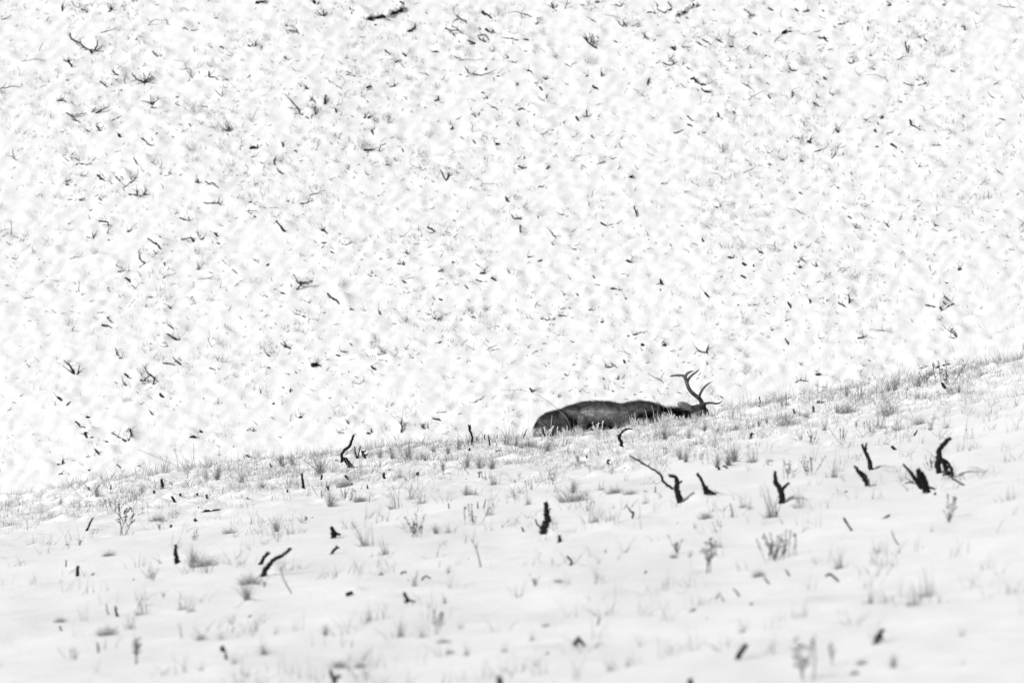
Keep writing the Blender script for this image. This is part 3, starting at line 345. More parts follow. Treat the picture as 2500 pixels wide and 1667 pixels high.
# ---------------------------------------------------------------- burnt wood
def build_wood(st, pts3, scale_at, name, partname, m, sides, sub, base, gnarl=0.2, wob=0.3, single=None, side=0):
    """st strokes with widths, pts3 their points in space; returns the thing"""
    multi = len(st) > 1 or single
    root = empty(name, base) if multi else None
    r0 = None
    for k, ((wd, pp), P) in enumerate(zip(st, pts3)):
        V, F = [], []
        n = len(P); r = 0.5 * wd * scale_at
        if k == 0 and len(st) == 1: R = [r * (1.2 - 0.75 * abs(i / (n - 1) - .3) ** 1.0 * 1.3) for i in range(n)] if n > 3 else [r * (1.1 - .4 * i / (n - 1)) for i in range(n)]
        else: R = [r * (1.1 - 0.5 * i / (n - 1)) for i in range(n)]
        tube(V, F, [q - base for q in P], R, sides, gnarl, sub, wob if wd < 8 else wob * .7, 1.0 if sides > 7 else 0)
        for q in range(side if k == 0 else side // 2):
            i = random.randrange(n); L = random.uniform(.03, .11); d = Vector((random.uniform(-1, 1), random.uniform(-.5, .3), random.uniform(-.1, 1))).normalized(); b = P[i] - base
            tube(V, F, [b, b + d * L * .5, b + d * L + Vector((random.uniform(-.03, .03), 0, random.uniform(-.01, .04)))], [.0042, .0034, .002], 4, .2, 2)
        o = link(name if not multi else (partname if k == 0 else 'branch'), mesh(name, V, F, m), root, None if multi else base)
        if not multi: r0 = o
    return root or r0
def dens(p, step=5.0):
    o = [p[0]]
    for a, b in zip(p, p[1:]):
        n = max(1, int(math.hypot(b[0] - a[0], b[1] - a[1]) / step))
        for i in range(1, n + 1): o.append((a[0] + (b[0] - a[0]) * i / n + (random.uniform(-.5, .5) if i < n else 0), a[1] + (b[1] - a[1]) * i / n + (random.uniform(-.5, .5) if i < n else 0)))
    return o
def hill_points(st, f):
    st[:] = [(w, dens(p)) for w, p in st]
    flat = [q for _, p in st for q in p]
    uu = np.array([q[0] for q in flat]); vv = np.array([q[1] for q in flat])
    yy = hit(uu, vv, 122, 170, True, 0.05); yy = np.where(np.isnan(yy), 132, yy)
    ib = int(np.argmax(vv)); yb = yy[ib]
    res = []; k = 0
    for wd, p in st:
        P = []
        for q in p:
            y = yb + (yy[k] - yb) * f; y = min(y, yy[k] - 0.9 * wd * y / K * (0 if k == ib else 1))
            P.append(at(q[0], q[1], y)); k += 1
        res.append(P)
    for P, (wd, p) in zip(res, st):
        for e in (0, -1):
            if p[e][1] > vv[ib] - 2: P[e] = P[e] + Vector((0, .02, -.025))
    return res, at(uu[ib], vv[ib], yb), yb, (uu[ib], vv[ib])
singles = sorted([s for s in hill_items if len(s) == 1], key=psize, reverse=True)
multis = [s for s in hill_items if len(s) > 1]
for st in multis:
    pts, base, yb, ub = hill_points(st, random.uniform(0.35, 0.8))
    o = build_wood(st, pts, yb / K, "burnt_shrub", "stem", M_CHAR, 5, 3, base, side=4)
    lab(o, look_of(st) + ' burnt shrub', ub[0], ub[1], 'hill', 'burnt shrub', 'burnt shrubs on the far hillside')
LV, LF = [], []
for i, st in enumerate(singles):
    w0, p0 = st[0]; nkp = len(p0)
    pts, base, yb, ub = hill_points(st, random.uniform(0.4, 0.95))
    if i < 298:
        w0, p0 = st[0]; flat = abs(p0[0][1] - p0[-1][1]) < 0.45 * abs(p0[0][0] - p0[-1][0])
        cap = flat and w0 > 3.2 and nkp > 2
        o = build_wood(st, pts, yb / K, "burnt_branch", "stem", M_CHAR, 5, 3, base, single=cap, side=random.choice([0, 1, 2, 3, 4]))
        if cap:
            r = 0.5 * w0 * yb / K; V, F = [], []
            tube(V, F, [q - base + Vector((0.3 * r, 0.5 * r, 1.1 * r)) for q in pts[0]], [r * (0.7 if k in (0, len(p0) - 1) else 1.15) for k in range(len(p0))], 6, 0.2, 3, 0.2)
            link("snow_cap", mesh("snow_cap", V, F, M_SNOW), o)
        lab(o, look_of(st) + ' burnt branch', ub[0], ub[1], 'hill', 'burnt branch', 'burnt branches in the hillside snow')
    else:
        r = 0.5 * st[0][0] * yb / K; tube(LV, LF, pts[0], [r] * len(pts[0]), 4, 0.2, 2)
# logs with snow lying on them
for it in LOGS.strip().split(';'):
    key, it = it.strip().split(' ', 1); T = (HILL[key][:3] if key in HILL else FORE_T[key])
    st = tosrc(parse(it), T if key != 'G' else FORE_T['G']); wd, p = st[0]; ub = max(p, key=lambda q: q[1])
    if key == 'G':
        yb = float(hit(ub[0], ub[1], 60, 116)[0]) - .15; pts = [[at(a, b, yb) for a, b in p]]
    else:
        pts, _, yb, ub = hill_points(st, 0.8); p = st[0][1]
    base = pts[0][0]; r = 0.5 * wd * yb / K; root = empty("fallen_log", base); V, F = [], []; n = len(p)
    tube(V, F, [q - base - Vector((0, 0, 0.3 * r)) for q in pts[0]], [r * (0.7 if k in (0, n - 1) else 0.9) for k in range(n)], 7, 0.4, 2, 0.8)
    link("trunk", mesh("trunk", V, F, M_CHAR), root); V, F = [], []
    tube(V, F, [q - base + Vector((0.2 * r, 0.2 * r, (.45 if key == 'C' else .75) * r)) for q in pts[0]], [r * (0.6 if k in (0, n - 1) else 1.05) for k in range(n)], 8, 0.3, 2, 0.6)
    link("snow_cap", mesh("snow_cap", V, F, M_SNOW), root)
    L = math.hypot(p[0][0] - p[-1][0], p[0][1] - p[-1][1])
    lab(root, ('thick' if wd > 7 else 'slender') + ' snow topped fallen log', ub[0], ub[1], 'ridge' if key == 'G' else 'hill', 'fallen log', 'snow covered fallen logs')

# tiny twigs nobody could count, some beyond the edges of the frame
def litter(n, x0, x1, y0, y1, smin, smax, rmin, rmax, bias=None):
    for i in range(n):
        x = random.uniform(x0, x1); y = random.uniform(y0, y1)
        if bias and random.random() > bias(x, y): continue
        z = g1(x, y); a = random.gauss(0.15, 0.9); L = random.uniform(smin, smax) * random.choice([1, 1, 1.6]); r = random.uniform(rmin, rmax)
        p = Vector((x, y, z)); d = Vector((math.cos(a) * random.choice([-1, 1]), random.uniform(-.3, .4), abs(math.sin(a)) + 0.2)).normalized()
        q = p + d * L * 0.5; d2 = (d + Vector((random.uniform(-.6, .6), random.uniform(-.3, .3), random.uniform(-.5, .5)))).normalized()
        tube(LV, LF, [p - d * 0.02, q, q + d2 * L * 0.5], [r, r * 0.9, r * 0.5], 4, 0.2, 2)
litter(8500, -9.6, 9.6, 129, 152, 0.012, 0.075, 0.002, 0.0062, lambda x, y: max(.12, .3 + .5 * (y - 131) / 15 + (.2 if x < -1 else 0) + .9 * float(vnoise(np.array([x / 1.3]), np.array([y / 1.3]), 91)[0])))
litter(60, -10.4, -7.7, 129, 152, 0.05, 0.16, 0.004, 0.009); litter(60, 7.7, 10.4, 129, 152, 0.05, 0.16, 0.004, 0.009)
for i in range(330):                  # longer crooked twigs, thickest on the upper slope
    y = random.triangular(129, 152, 145); x = random.uniform(-9.6, 9.6); p = Vector((x, y, g1(x, y) - .01)); a = random.choice([random.gauss(.2, .5), random.gauss(2.7, .5), random.gauss(1.4, .5)])
    P = [p.copy()]; L = random.uniform(.03, .10); n = random.randint(2, 5)
    for k in range(n):
        a += random.gauss(0, .55); p = p + Vector((math.cos(a), random.uniform(-.2, .5), abs(math.sin(a)) * .9 - .1 * k)) * L; p.z = max(p.z, g1(p.x, p.y) + .01); P.append(p.copy())
    r = random.uniform(.0035, .008); tube(LV, LF, P, [r * (1 - .6 * k / n) for k in range(n + 1)], 4, .2, 2)
    if n > 2:
        q = P[1]; d = Vector((random.uniform(-1, 1), -.1, random.uniform(.2, 1))).normalized(); tube(LV, LF, [q, q + d * L * .8, q + d * L * 1.3 + Vector((random.uniform(-.04, .04), 0, .02))], [r * .7, r * .5, r * .3], 4, .2, 2)
o = link("twig_litter", mesh("twig_litter", LV, LF, M_CHAR)); tag(o, "countless small burnt twigs sticking out of the far hillside snow", "twig litter", None, 'stuff')

# ---------------------------------------------------------------- grass, weeds
def blade(V, F, p, d, L, w, bend, nseg=3):
    side = d.cross(Vector((random.uniform(-.4, .4), -1, random.uniform(-.2, .2))))
    if side.length < 1e-3: side = Vector((1, 0, 0))
    side.normalize(); n0 = len(V); q = p.copy(); dd = d.copy()
    for i in range(nseg + 1):
        ww = w * (1 - 0.8 * i / nseg)
        V.append(q - side * ww); V.append(q + side * ww)
        q = q + dd * (L / nseg); dd = (dd + bend * (1.0 / nseg)).normalized()
    for i in range(nseg): F.append((n0 + 2 * i, n0 + 2 * i + 1, n0 + 2 * i + 3, n0 + 2 * i + 2))
def leaf(V, F, p, d, L, w):
    s = d.cross(Vector((random.uniform(-1, 1), -1, random.uniform(-1, 1)))).normalized() * w; n0 = len(V)
    V += [p, p + d * L * .5 + s, p + d * L, p + d * L * .5 - s]; F.append((n0, n0 + 1, n0 + 2, n0 + 3))
def rdir(spread):
    a = random.uniform(0, 2 * math.pi); s = abs(random.gauss(0, spread))
    return Vector((math.cos(a) * s, math.sin(a) * s, 1)).normalized()
def tuft_mesh(kind, m, fat=1.0):
    V, F = [], []
    if kind == 'g':
        for i in range(70):
            d = rdir(0.42); p = Vector((d.x * .07, d.y * .07, -.03)) + Vector((random.gauss(0, .05), random.gauss(0, .04), 0))
            blade(V, F, p, d, random.uniform(.35, 1.0) ** .8, .0055 * fat * random.uniform(.6, 1.4), Vector((d.x, d.y, random.uniform(-.3, .1))) * .8)
    elif kind == 'a':
        for i in range(60):
            d = rdir(0.8); p = Vector((random.gauss(0, .07), random.gauss(0, .06), -.03))
            blade(V, F, p, d, random.uniform(.6, 1.5), .006 * fat, Vector((d.x, d.y, -1.2)) * 1.2, 5)
    elif kind == 's':
        for i in range(11):
            d = rdir(0.28); d.x -= .12; p = Vector((random.gauss(0, .09), random.gauss(0, .07), -.03))
            blade(V, F, p, d.normalized(), random.uniform(.4, 1.05), .008 * fat * random.uniform(.6, 1.5), Vector((random.uniform(-.5, .3), 0, 0)), 4)
        for i in range(16):
            d = rdir(0.9); p = Vector((random.gauss(0, .12), random.gauss(0, .08), -.03)); blade(V, F, p, d, random.uniform(.12, .35), .008 * fat, Vector((d.x, d.y, -.3)))
    elif kind == 'd':
        for i in range(150):
            p = Vector((random.gauss(0, .26), random.gauss(0, .2), -.06)); rr = p.xy.length
            d = Vector((p.x * 1.3 + random.gauss(0, .4), p.y + random.gauss(0, .3), 1)).normalized()
            blade(V, F, p, d, random.uniform(.35, 1.15) * max(.3, 1 - rr), .010 * fat * random.uniform(.5, 1.5), Vector((d.x + .2, d.y, random.uniform(-.7, 0))) * .9, 4)
    elif kind == 'w':
        for i in range(7):
            d = rdir(0.38); p = Vector((random.gauss(0, .10), random.gauss(0, .09), -.03)); L = random.uniform(.3, 1.0)
            tube(V, F, [p, p + d * L * .5, p + d * L + Vector((random.gauss(0, .04), 0, 0))], [.009 * fat, .008 * fat, .004 * fat], 3, .1, 2)
            for j in range(int(20 * L)):
                t = random.uniform(.2, 1.0); ld = (d + Vector((random.uniform(-1, 1), random.uniform(-1, 1), random.uniform(-.2, .6)))).normalized()
                leaf(V, F, p + d * L * t, ld, random.uniform(.05, .13), .018 * fat)
    elif kind == 't':
        for i in range(3):
            d = rdir(0.25); p = Vector((random.gauss(0, .05), random.gauss(0, .05), -.03)); L = random.uniform(.7, 1.0)
            tube(V, F, [p, p + d * L * .5 + Vector((random.gauss(0, .03), 0, 0)), p + d * L], [.008 * fat, .007 * fat, .003 * fat], 3, .1, 2)
            for j in range(9):
                t = random.uniform(.25, 1.0); b = p + d * L * t; bd = (d * .8 + Vector((random.choice([-1, 1]) * random.uniform(.4, 1), random.uniform(-.6, .6), random.uniform(0, .4)))).normalized(); l = random.uniform(.1, .3) * (1.2 - t)
                tube(V, F, [b, b + bd * l * .6, b + bd * l + Vector((0, 0, .03))], [.005 * fat, .004 * fat, .002 * fat], 3, .1, 1)
                for q in range(4): leaf(V, F, b + bd * l * random.uniform(.4, 1), (bd + Vector((random.uniform(-1, 1), random.uniform(-1, 1), random.uniform(-1, 1)))).normalized(), .045, .012 * fat)
    elif kind == 'h':
        for i in range(20):
            d = rdir(0.95); p = Vector((random.gauss(0, .18), random.gauss(0, .15), -.02)); L = random.uniform(.5, 1.0)
            e = p + d * L + Vector((random.gauss(0, .08), 0, 0)); mid = p + d * L * .5 + Vector((random.gauss(0, .05), 0, .03))
            tube(V, F, [p, mid, e], [.011 * fat, .008 * fat, .004 * fat], 3, .1, 1)
            for q in range(3):
                b = p + (e - p) * random.uniform(.4, .95); tube(V, F, [b, b + (d + Vector((random.uniform(-1, 1), random.uniform(-1, 1), .2))).normalized() * .25], [.006 * fat, .003 * fat], 3, .1, 1)
    return mesh("tuft", V, F, m, False)
KN = {'g': ('grass_tuft', 'fine upright dry grass tuft', 'grass tuft', M_GRASS, 1.0), 'a': ('grass_tuft', 'arching dry grass tuft', 'grass tuft', M_GRASS, 1.0),
      's': ('grass_tuft', 'sparse clump of dry grass blades', 'grass tuft', M_GRASS, 1.0), 'd': ('grass_clump', 'dense rounded grey grass clump', 'grass clump', M_GRASS, 1.0),
      'w': ('dry_weed', 'leafy dry weed with upright stems', 'weed', M_WEED, 1.0), 't': ('dry_weed', 'tall branching dry weed', 'weed', M_WEED, 1.0)}
PROTO = {k: [tuft_mesh(k, KN[k][3], 1.0 if k in 'wd' else 1.5) for i in range(5)] for k in KN}
PROTO_FROST = {k: [tuft_mesh(k, M_FROST, 3.0) for i in range(3)] for k in 'gsw'}
PROTO_H = [tuft_mesh('h', M_GREYWOOD, .55) for i in range(5)]
def put_tuft(k, u, v, hpx, frost=False, name=None, look=None, grp=None, zone=None, depth=None):
    y = depth or float(hit(u, v, 45, 113)[0])
    if not y == y: y = 111.0
    dx, dy, dz = ray(u, v); x = float(dx / dy * y); z = g1(x, y)
    P = PROTO_FROST if frost else PROTO
    h = max(0.03, 1.2 * hpx * y / K); n, lk, ct, _, _ = KN[k]
    o = link(name or n, random.choice(P[k])); o.location = (x, y, z); s = h * random.uniform(.9, 1.1)
    o.scale = (s * random.choice([-1, 1]) * random.uniform(.9, 1.2), s, s); o.rotation_euler = (0, 0, random.uniform(-.4, .4))
    zone = zone or ('ridge' if y > 103 else 'fore')
    lab(o, (look or lk), u, v, zone, ct, grp or ('dry weeds in the snow' if ct == 'weed' else 'grass growing through the snow'))
    return o
for key in TUFTS:
    x0, y0, s = FORE_T[key]
    for it in TUFTS[key].split(';'):
        k, a, b, h = it.split(); put_tuft(k, x0 + float(a) / s, y0 + float(b) / s, float(h) / s)
# frosted grass in front of the elk
FR = [(450, 870), (700, 835), (860, 805), (1100, 818), (1350, 765), (1500, 705), (1700, 735), (1950, 712), (2080, 645)]
FYU = [1310, 1380, 1460, 1545, 1630, 1720]; FYV = [1078, 1062, 1056, 1043, 1036, 1018]
FYY = hit(FYU, FYV, 95, 113, False); print('elk contact depths', FYY)
FYY = np.where(np.isnan(FYY), 110.5, FYY)
def FRY(u): return min(float(np.interp(u, FYU, FYY)), float(np.mean(FYY)) + .02) + random.uniform(-.5, .02)
for i in range(80):
    zx = random.uniform(450, 2080); zy = float(np.interp(zx, [p[0] for p in FR], [p[1] for p in FR])) + random.uniform(8, 30)
    put_tuft(random.choice('ssgww'), 1200 + zx * .2551, 850 + zy * .2551, random.uniform(7, 20) * random.choice([.5, .8, 1, 1.3, 2.0]) * (1 if zx < 1820 else .45), True, look=None, grp='frosted plants in front of the elk', zone='elk', depth=FRY(1200 + zx * .2551))
# far hillside shrubs
for key in HILL_SHRUBS:
    x0, y0, s = HILL[key][:3]
    for it in HILL_SHRUBS[key].split(';'):
        a, b, h = [float(q) for q in it.split()]; u = x0 + a / s; v = y0 + b / s
        y = float(hit(u, v, 122, 170)[0]); dx, dy, dz = ray(u, v); x = float(dx / dy * y)
        o = link("wispy_shrub", random.choice(PROTO_H), None, (x, y, g1(x, y))); sc = h / s * y / K
        o.scale = (sc * random.choice([-1, 1]), sc, sc); o.rotation_euler = (0.25, random.uniform(-.5, .2), random.uniform(0, 6))
        lab(o, ('big' if h > 85 else 'small' if h < 55 else 'mid-sized') + ' pale wispy shrub', u, v, 'hill', 'shrub', 'wispy grey shrubs on the far hillside')

# ---------------------------------------------------------------- burnt stubs and grey stalks of the near slope
def near_points(st):
    flat = [q for _, p in st for q in p]; ub = max(flat, key=lambda q: q[1])
    y = float(hit(ub[0], ub[1], 45, 113)[0])
    if not y == y: y = 111.0
    res = []
    for wd, p in st:
        res.append([at(q[0], q[1], y + 0.12 * (hash((round(q[0]), round(q[1]))) % 7 - 3) / 3 * (ub[1] - q[1]) * y / K) for q in p])
    base = at(ub[0], ub[1], y); g = g1(base.x, base.y)
    # let the end standing in the snow run on below the surface
    for P in res:
        for e in (0, -1):
            if (P[e] - base).length < 1e-3: P[e] = P[e] + Vector((0, 0, min(0, g - base.z) - 0.02))
    return res, base, y, ub
for key in STUBS:
    for it in STUBS[key].split(';'):
        st = [(w_ * 1.22, p_) for w_, p_ in tosrc(parse(it), FORE_T[key])]; pts, base, y, ub = near_points(st)
        o = build_wood(st, pts, y / K, "burnt_stub", "stem", M_CHAR, 10, 6, base, 0.2, 0.45)
        lab(o, look_of(st, zone='near') + ' burnt stub', ub[0], ub[1], 'ridge' if y > 103 else 'fore', 'burnt stub', 'burnt stubs on the near slope')
for it in GREY_STICKS.split(';'):
    key, it = it.strip().split(' ', 1)
    st = tosrc(parse(it), FORE_T[key]); pts, base, y, ub = near_points(st)
    o = build_wood(st, pts, y / K, "dry_stalk", "stem", M_GREYWOOD, 6, 4, base, 0.1, 0.15)
    lab(o, look_of(st, zone='near') + ' grey dry stalk', ub[0], ub[1], 'ridge' if y > 103 else 'fore', 'dry stalk', 'grey stalks on the near slope')
# long arching seed stems
STEMS = '1.0 790 790 730 690 640 590 500 480 350 415 230 398 100 402;1.2 548 830 530 775 495 730 440 698;1.1 575 820 570 740 580 640;.9 1565 670 1550 610 1530 545;1.0 1500 690 1480 630 1468 585;.8 345 800 350 640 345 470;.8 205 850 190 700 140 610'
for it in STEMS.split(';'):
    st = [(wd * 1.0, [(1200 + a * .2551, 850 + b * .2551) for a, b in p]) for wd, p in parse(it)]
    dp = min(float(np.interp(st[0][1][0][0], FYU, FYY)), float(np.mean(FYY))) - .08; P = [at(a, b, dp) for a, b in st[0][1]]; base = P[0].copy(); P[0] = P[0] - Vector((0, 0, .1)); V, F = [], []
    tube(V, F, [q - base for q in P], [.003 * (1.1 - .6 * i / (len(P) - 1)) for i in range(len(P))], 4, .05, 5)
    o = link("wild_grass", mesh("wild_grass", V, F, M_GRASS if len(P) != 3 else M_FROST), None, base)
    lab(o, ('very long arching' if len(P) > 5 else 'short curved' if len(P) > 3 else 'upright thin') + ' pale grass stem', st[0][1][0][0], st[0][1][0][1], 'elk', 'wild grass', 'thin grass stems beside the elk')
for it in '3 720 400 690 340 600 285 470 228;3 700 400 690 290 670 230;3 935 300 930 205;3 790 280 783 195'.split(';'):
    st = [(wd, [(139 + a / 2.3507, 1000 + b / 2.3507) for a, b in p]) for wd, p in parse(it)]
    P = [at(a, b, 109.8) for a, b in st[0][1]]; base = P[0].copy(); P[0] = P[0] - Vector((0, 0, .3)); V, F = [], []
    tube(V, F, [q - base for q in P], [.0028] * len(P), 4, .05, 5)
    o = link("wild_grass", mesh("wild_grass", V, F, M_GRASS), None, base)
    lab(o, ('arching' if len(P) > 2 else 'upright') + ' thin pale grass stem', st[0][1][0][0], st[0][1][0][1], 'ridge', 'wild grass', 'thin grass stems on the ridge')

# ---------------------------------------------------------------- uncountable fine grass
def grass_stuff(n, x0, x1, y0, y1, l0, l1, w, dens, cl):
    V, F = [], []
    cx = rng.uniform(x0, x1, n); cy = rng.uniform(y0, y1, n); dn = vnoise(cx / cl, cy / (cl * 1.5), 77) + .5 * vnoise(cx / (cl * .3), cy / (cl * .4), 78)
    for x, y, q in zip(cx, cy, dn):
        if random.random() > dens(q, y): continue
        if .1 < x < 2.95 and y > 104.5 and random.random() < .75: continue
        z = g1(x, y)
        for k in range(random.randint(2, 7)):
            d = rdir(.8); blade(V, F, Vector((x + random.gauss(0, .04), y + random.gauss(0, .05), z - .02)), d, random.uniform(l0, l1), w * random.uniform(.6, 1.4), Vector((d.x, d.y, -.4)) * .8, 2)
    return V, F
V, F = grass_stuff(26000, -7.6, 7.6, 88, 112, .03, .15, .0022, lambda q, y: max(0.04, min(1, .22 + 1.2 * q)) * min(1, .1 + max(0, (y - 89) / 12)), .55)
o = link("ridge_grass", mesh("ridge_grass", V, F, M_GRASS, False)); tag(o, "short fine dry grass poking through the snow along the ridge crest", "grass", None, 'stuff')
V, F = grass_stuff(2600, -5.6, 5.6, 56, 92, .05, .2, .0026, lambda q, y: max(0.02, min(1, .1 + .8 * q)), .6)
o = link("slope_grass", mesh("slope_grass", V, F, M_GRASS, False)); tag(o, "scattered dry grass blades in the smooth near snow", "grass", None, 'stuff')
V, F = grass_stuff(5200, -7.6, 7.6, 98, 111.8, .10, .3, .0024, lambda q, y: max(0.0, min(1, -.15 + 1.3 * q)) * (.3 + .7 * (y > 104)), .9)
o = link("shaggy_grass", mesh("shaggy_grass", V, F, M_GRASS, False)); tag(o, "longer shaggy dry grass in clumps along the ridge crest", "grass", None, 'stuff')
V, F = grass_stuff(15000, -7.6, 7.6, 93, 111.5, .03, .11, .003, lambda q, y: max(0.05, min(1, .4 + .8 * q)), .6)
o = link("frosted_grass", mesh("frosted_grass", V, F, M_FROST, False)); tag(o, "short frost covered grass lying along the ridge crest", "frosted grass", None, 'stuff')
V, F = grass_stuff(17000, -9.6, 9.6, 128.5, 152, .035, .13, .003, lambda q, y: max(0.05, min(1, .2 + .9 * q + .25 * (y - 134) / 10)) , .8)
o = link("hillside_grass", mesh("hillside_grass", V, F, M_HGRASS, False)); tag(o, "pale grass tips showing through the far hillside snow", "grass", None, 'stuff')
# ---------------------------------------------------------------- the elk
ZS = .2551 * (float(np.mean(FYY)) + .45) / K
ELK_Y = float(np.mean(FYY)) + 0.45
eb = at(1200 + 1250 * .2551, 850 + 800 * .2551, ELK_Y)
elk = empty("elk", eb)
tag(elk, "bull elk lying asleep on the snowy ridge, dark neck, head down, tall antler raised", "elk")
def E(zx, zy, y=0.0):       # zoom coordinates to elk space; y in metres, negative is towards the viewer
    return Vector(((zx - 1250) * ZS, y, (800 - zy) * ZS))
bm = bmesh.new()
def blob(zx, zy, y, rx, rz, ry, rot=0.0, yaw=0.0):
    M = Matrix.Translation(E(zx, zy, y)) @ Matrix.Rotation(yaw, 4, 'Z') @ Matrix.Rotation(-math.radians(rot), 4, 'Y') @ Matrix.Diagonal((rx * ZS, ry, rz * ZS, 1))
    bmesh.ops.create_icosphere(bm, subdivisions=4, radius=1.0, matrix=M)
def limb(pts, n=9):
    for (a, b) in zip(pts, pts[1:]):
        for i in range(n):
            t = i / n; v = [a[k] * (1 - t) + b[k] * t for k in range(4)]
            bmesh.ops.create_icosphere(bm, subdivisions=3, radius=v[3] * ZS, matrix=Matrix.Translation(E(v[0], v[1], v[2])))
spine = [(460, 800, 68), (520, 790, 115), (600, 770, 158), (700, 760, 178), (800, 740, 190), (900, 720, 204), (1000, 715, 206), (1100, 715, 203), (1190, 724, 193), (1270, 728, 190), (1350, 708, 192), (1420, 702, 196), (1500, 704, 186), (1570, 716, 166), (1630, 724, 150), (1700, 722, 144), (1780, 717, 138), (1850, 712, 122), (1920, 690, 100)]
for i in range(len(spine) - 1):
    a, b = spine[i], spine[i + 1]
    for k in range(2):
        t = k / 2; x, z, r = [a[j] * (1 - t) + b[j] * t for j in range(3)]
        ry = r * ZS * (0.95 if x < 1560 else 0.9)
        blob(x, z, 0.13 if x < 1500 else .08, r * .95, r, ry)
blob(590, 765, -.12, 180, 158, .22, 18)               # haunch
blob(700, 745, -.15, 72, 150, .17, 8)
blob(470, 800, -.06, 58, 85, .16, 30)                # rump end
blob(1062, 640, -.14, 232, 112, .19, -4)             # flank
blob(878, 705, -.15, 46, 118, .16, 10)                # stifle
blob(1180, 690, -.12, 170, 85, .18, -20)
blob(1455, 625, -.13, 165, 98, .18, -6)              # shoulder
blob(1350, 670, -.18, 52, 85, .12, -35)               # elbow
blob(1530, 640, -.12, 100, 90, .16, 0)
blob(1285, 640, -.07, 150, 92, .21, 8)               # between flank and shoulder
blob(800, 625, -.04, 120, 72, .19, -12)               # over the loin
limb([(760, 800, -.22, 60), (900, 835, -.33, 34), (1040, 850, -.36, 24), (1130, 850, -.37, 28)])   # folded hind leg
limb([(1350, 740, -.2, 62), (1270, 835, -.3, 36), (1420, 855, -.34, 26), (1500, 850, -.34, 30)])     # folded foreleg
blob(1760, 690, -.02, 170, 108, .15, 4)               # mane
# head
blob(1945, 600, -.04, 95, 58, .10, 10)
blob(1990, 585, -.08, 62, 55, .085, 0)
blob(1880, 640, -.06, 90, 70, .09, 20)
blob(2048, 612, -.12, 30, 48, .09, 10)
blob(2010, 552, -.09, 42, 24, .05, -12)               # brow
limb([(1990, 600, -.10, 60), (2020, 625, -.20, 50), (2034, 655, -.30, 40), (2040, 672, -.35, 35)], 10)
limb([(1950, 650, -.08, 56), (1990, 672, -.18, 40), (2010, 690, -.28, 30)], 8)
limb([(2022, 552, -.05, 28), (2030, 535, -.05, 26)], 4)   # pedicle
# near ear: a cupped leaf
blob(1846, 545, -.13, 76, 36, .022, -16, .1)
blob(1900, 575, -.08, 45, 26, .035, -25)
tmp = bpy.data.meshes.new("tmp"); bm.to_mesh(tmp); bm.free()
to = bpy.data.objects.new("tmp", tmp); COL.objects.link(to)
r = to.modifiers.new("r", 'REMESH'); r.mode = 'VOXEL'; r.voxel_size = 0.009; r.use_smooth_shade = True
s = to.modifiers.new("s", 'SMOOTH'); s.factor = 0.5; s.iterations = 4
dg = bpy.context.evaluated_depsgraph_get(); body = bpy.data.meshes.new_from_object(to.evaluated_get(dg)); bpy.data.objects.remove(to)
nv = len(body.vertices); co = np.empty(nv * 3, np.float32); body.vertices.foreach_get("co", co); co = co.reshape(-1, 3)
no = np.empty(nv * 3, np.float32); body.vertices.foreach_get("normal", no); no = no.reshape(-1, 3)
def coat(co, no):
    zx = co[:, 0] / ZS + 1250; zy = 800 - co[:, 2] / ZS
    c = np.full(len(co), .125)
    hind = 1 - sstep(760, 820, zx); c = c * (1 - hind) + .10 * hind
    flank = np.exp(-((zx - 1060) / 260) ** 2 - ((zy - 600) / 66) ** 2); c = c + .24 * flank
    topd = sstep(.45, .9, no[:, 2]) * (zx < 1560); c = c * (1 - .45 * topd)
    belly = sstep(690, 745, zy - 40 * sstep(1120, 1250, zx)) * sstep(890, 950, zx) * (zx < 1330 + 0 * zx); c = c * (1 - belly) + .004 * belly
    sh = sstep(1290, 1330, zx); c = np.where(sh > 0, c * (1 - sh) + .11 * sh, c)
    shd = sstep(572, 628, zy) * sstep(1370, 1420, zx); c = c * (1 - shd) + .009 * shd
    mane = sstep(1585, 1640, zx) * (1 - sstep(1870, 1930, zx)) ; c = c * (1 - mane) + np.where(zy < 590, .012, .002) * mane
    ear = (zx < 1915) & (zx > 1770) & (zy < 590) & (co[:, 1] < -.05); c = np.where(ear, .2, c)
    head = sstep(1880, 1930, zx); hc = np.full(len(co), .06)
    hc = np.where((zy > 650) & (zx < 1985), .012, hc)                                     # throat
    hc = np.where((np.abs(zy - (640 - .42 * (zx - 1900))) < 12) & (zx < 2000), .13, hc)      # pale jaw line
    hc = np.where(zx > 2035, .018, hc); hc = np.where(co[:, 1] < -.29, .012, hc)
    c = np.where(~ear, c * (1 - head) + hc * head, c)
    leg = (co[:, 1] < -.27) & (zy > 780) & (zx < 1600); c = np.where(leg, .02, c)
    eyep = np.exp(-((zx - 2012) / 26) ** 2 - ((zy - 566) / 14) ** 2); c = c * (1 - .85 * eyep * head)
    rump = (1 - sstep(455, 500, zx)) * sstep(735, 765, zy); c = c * (1 - rump) + .42 * rump
    rd = (1 - sstep(430, 470, zx)) * (1 - sstep(735, 765, zy)); c = c * (1 - rd) + .02 * rd
    return np.clip(c * (1 + .3 * fbm(zx / 40., zy / 25., 5, 3)), .003, 1)
def setcoat(me, c):
    a = me.color_attributes.new("coat", 'FLOAT_COLOR', 'POINT'); a.data.foreach_set("color", np.stack([c, c, c, np.ones_like(c)], -1).astype(np.float32).ravel())
cc = coat(co, no); setcoat(body, cc); body.materials.clear(); body.materials.append(M_COAT); body.name = "body"
bo = link("body", body, elk)
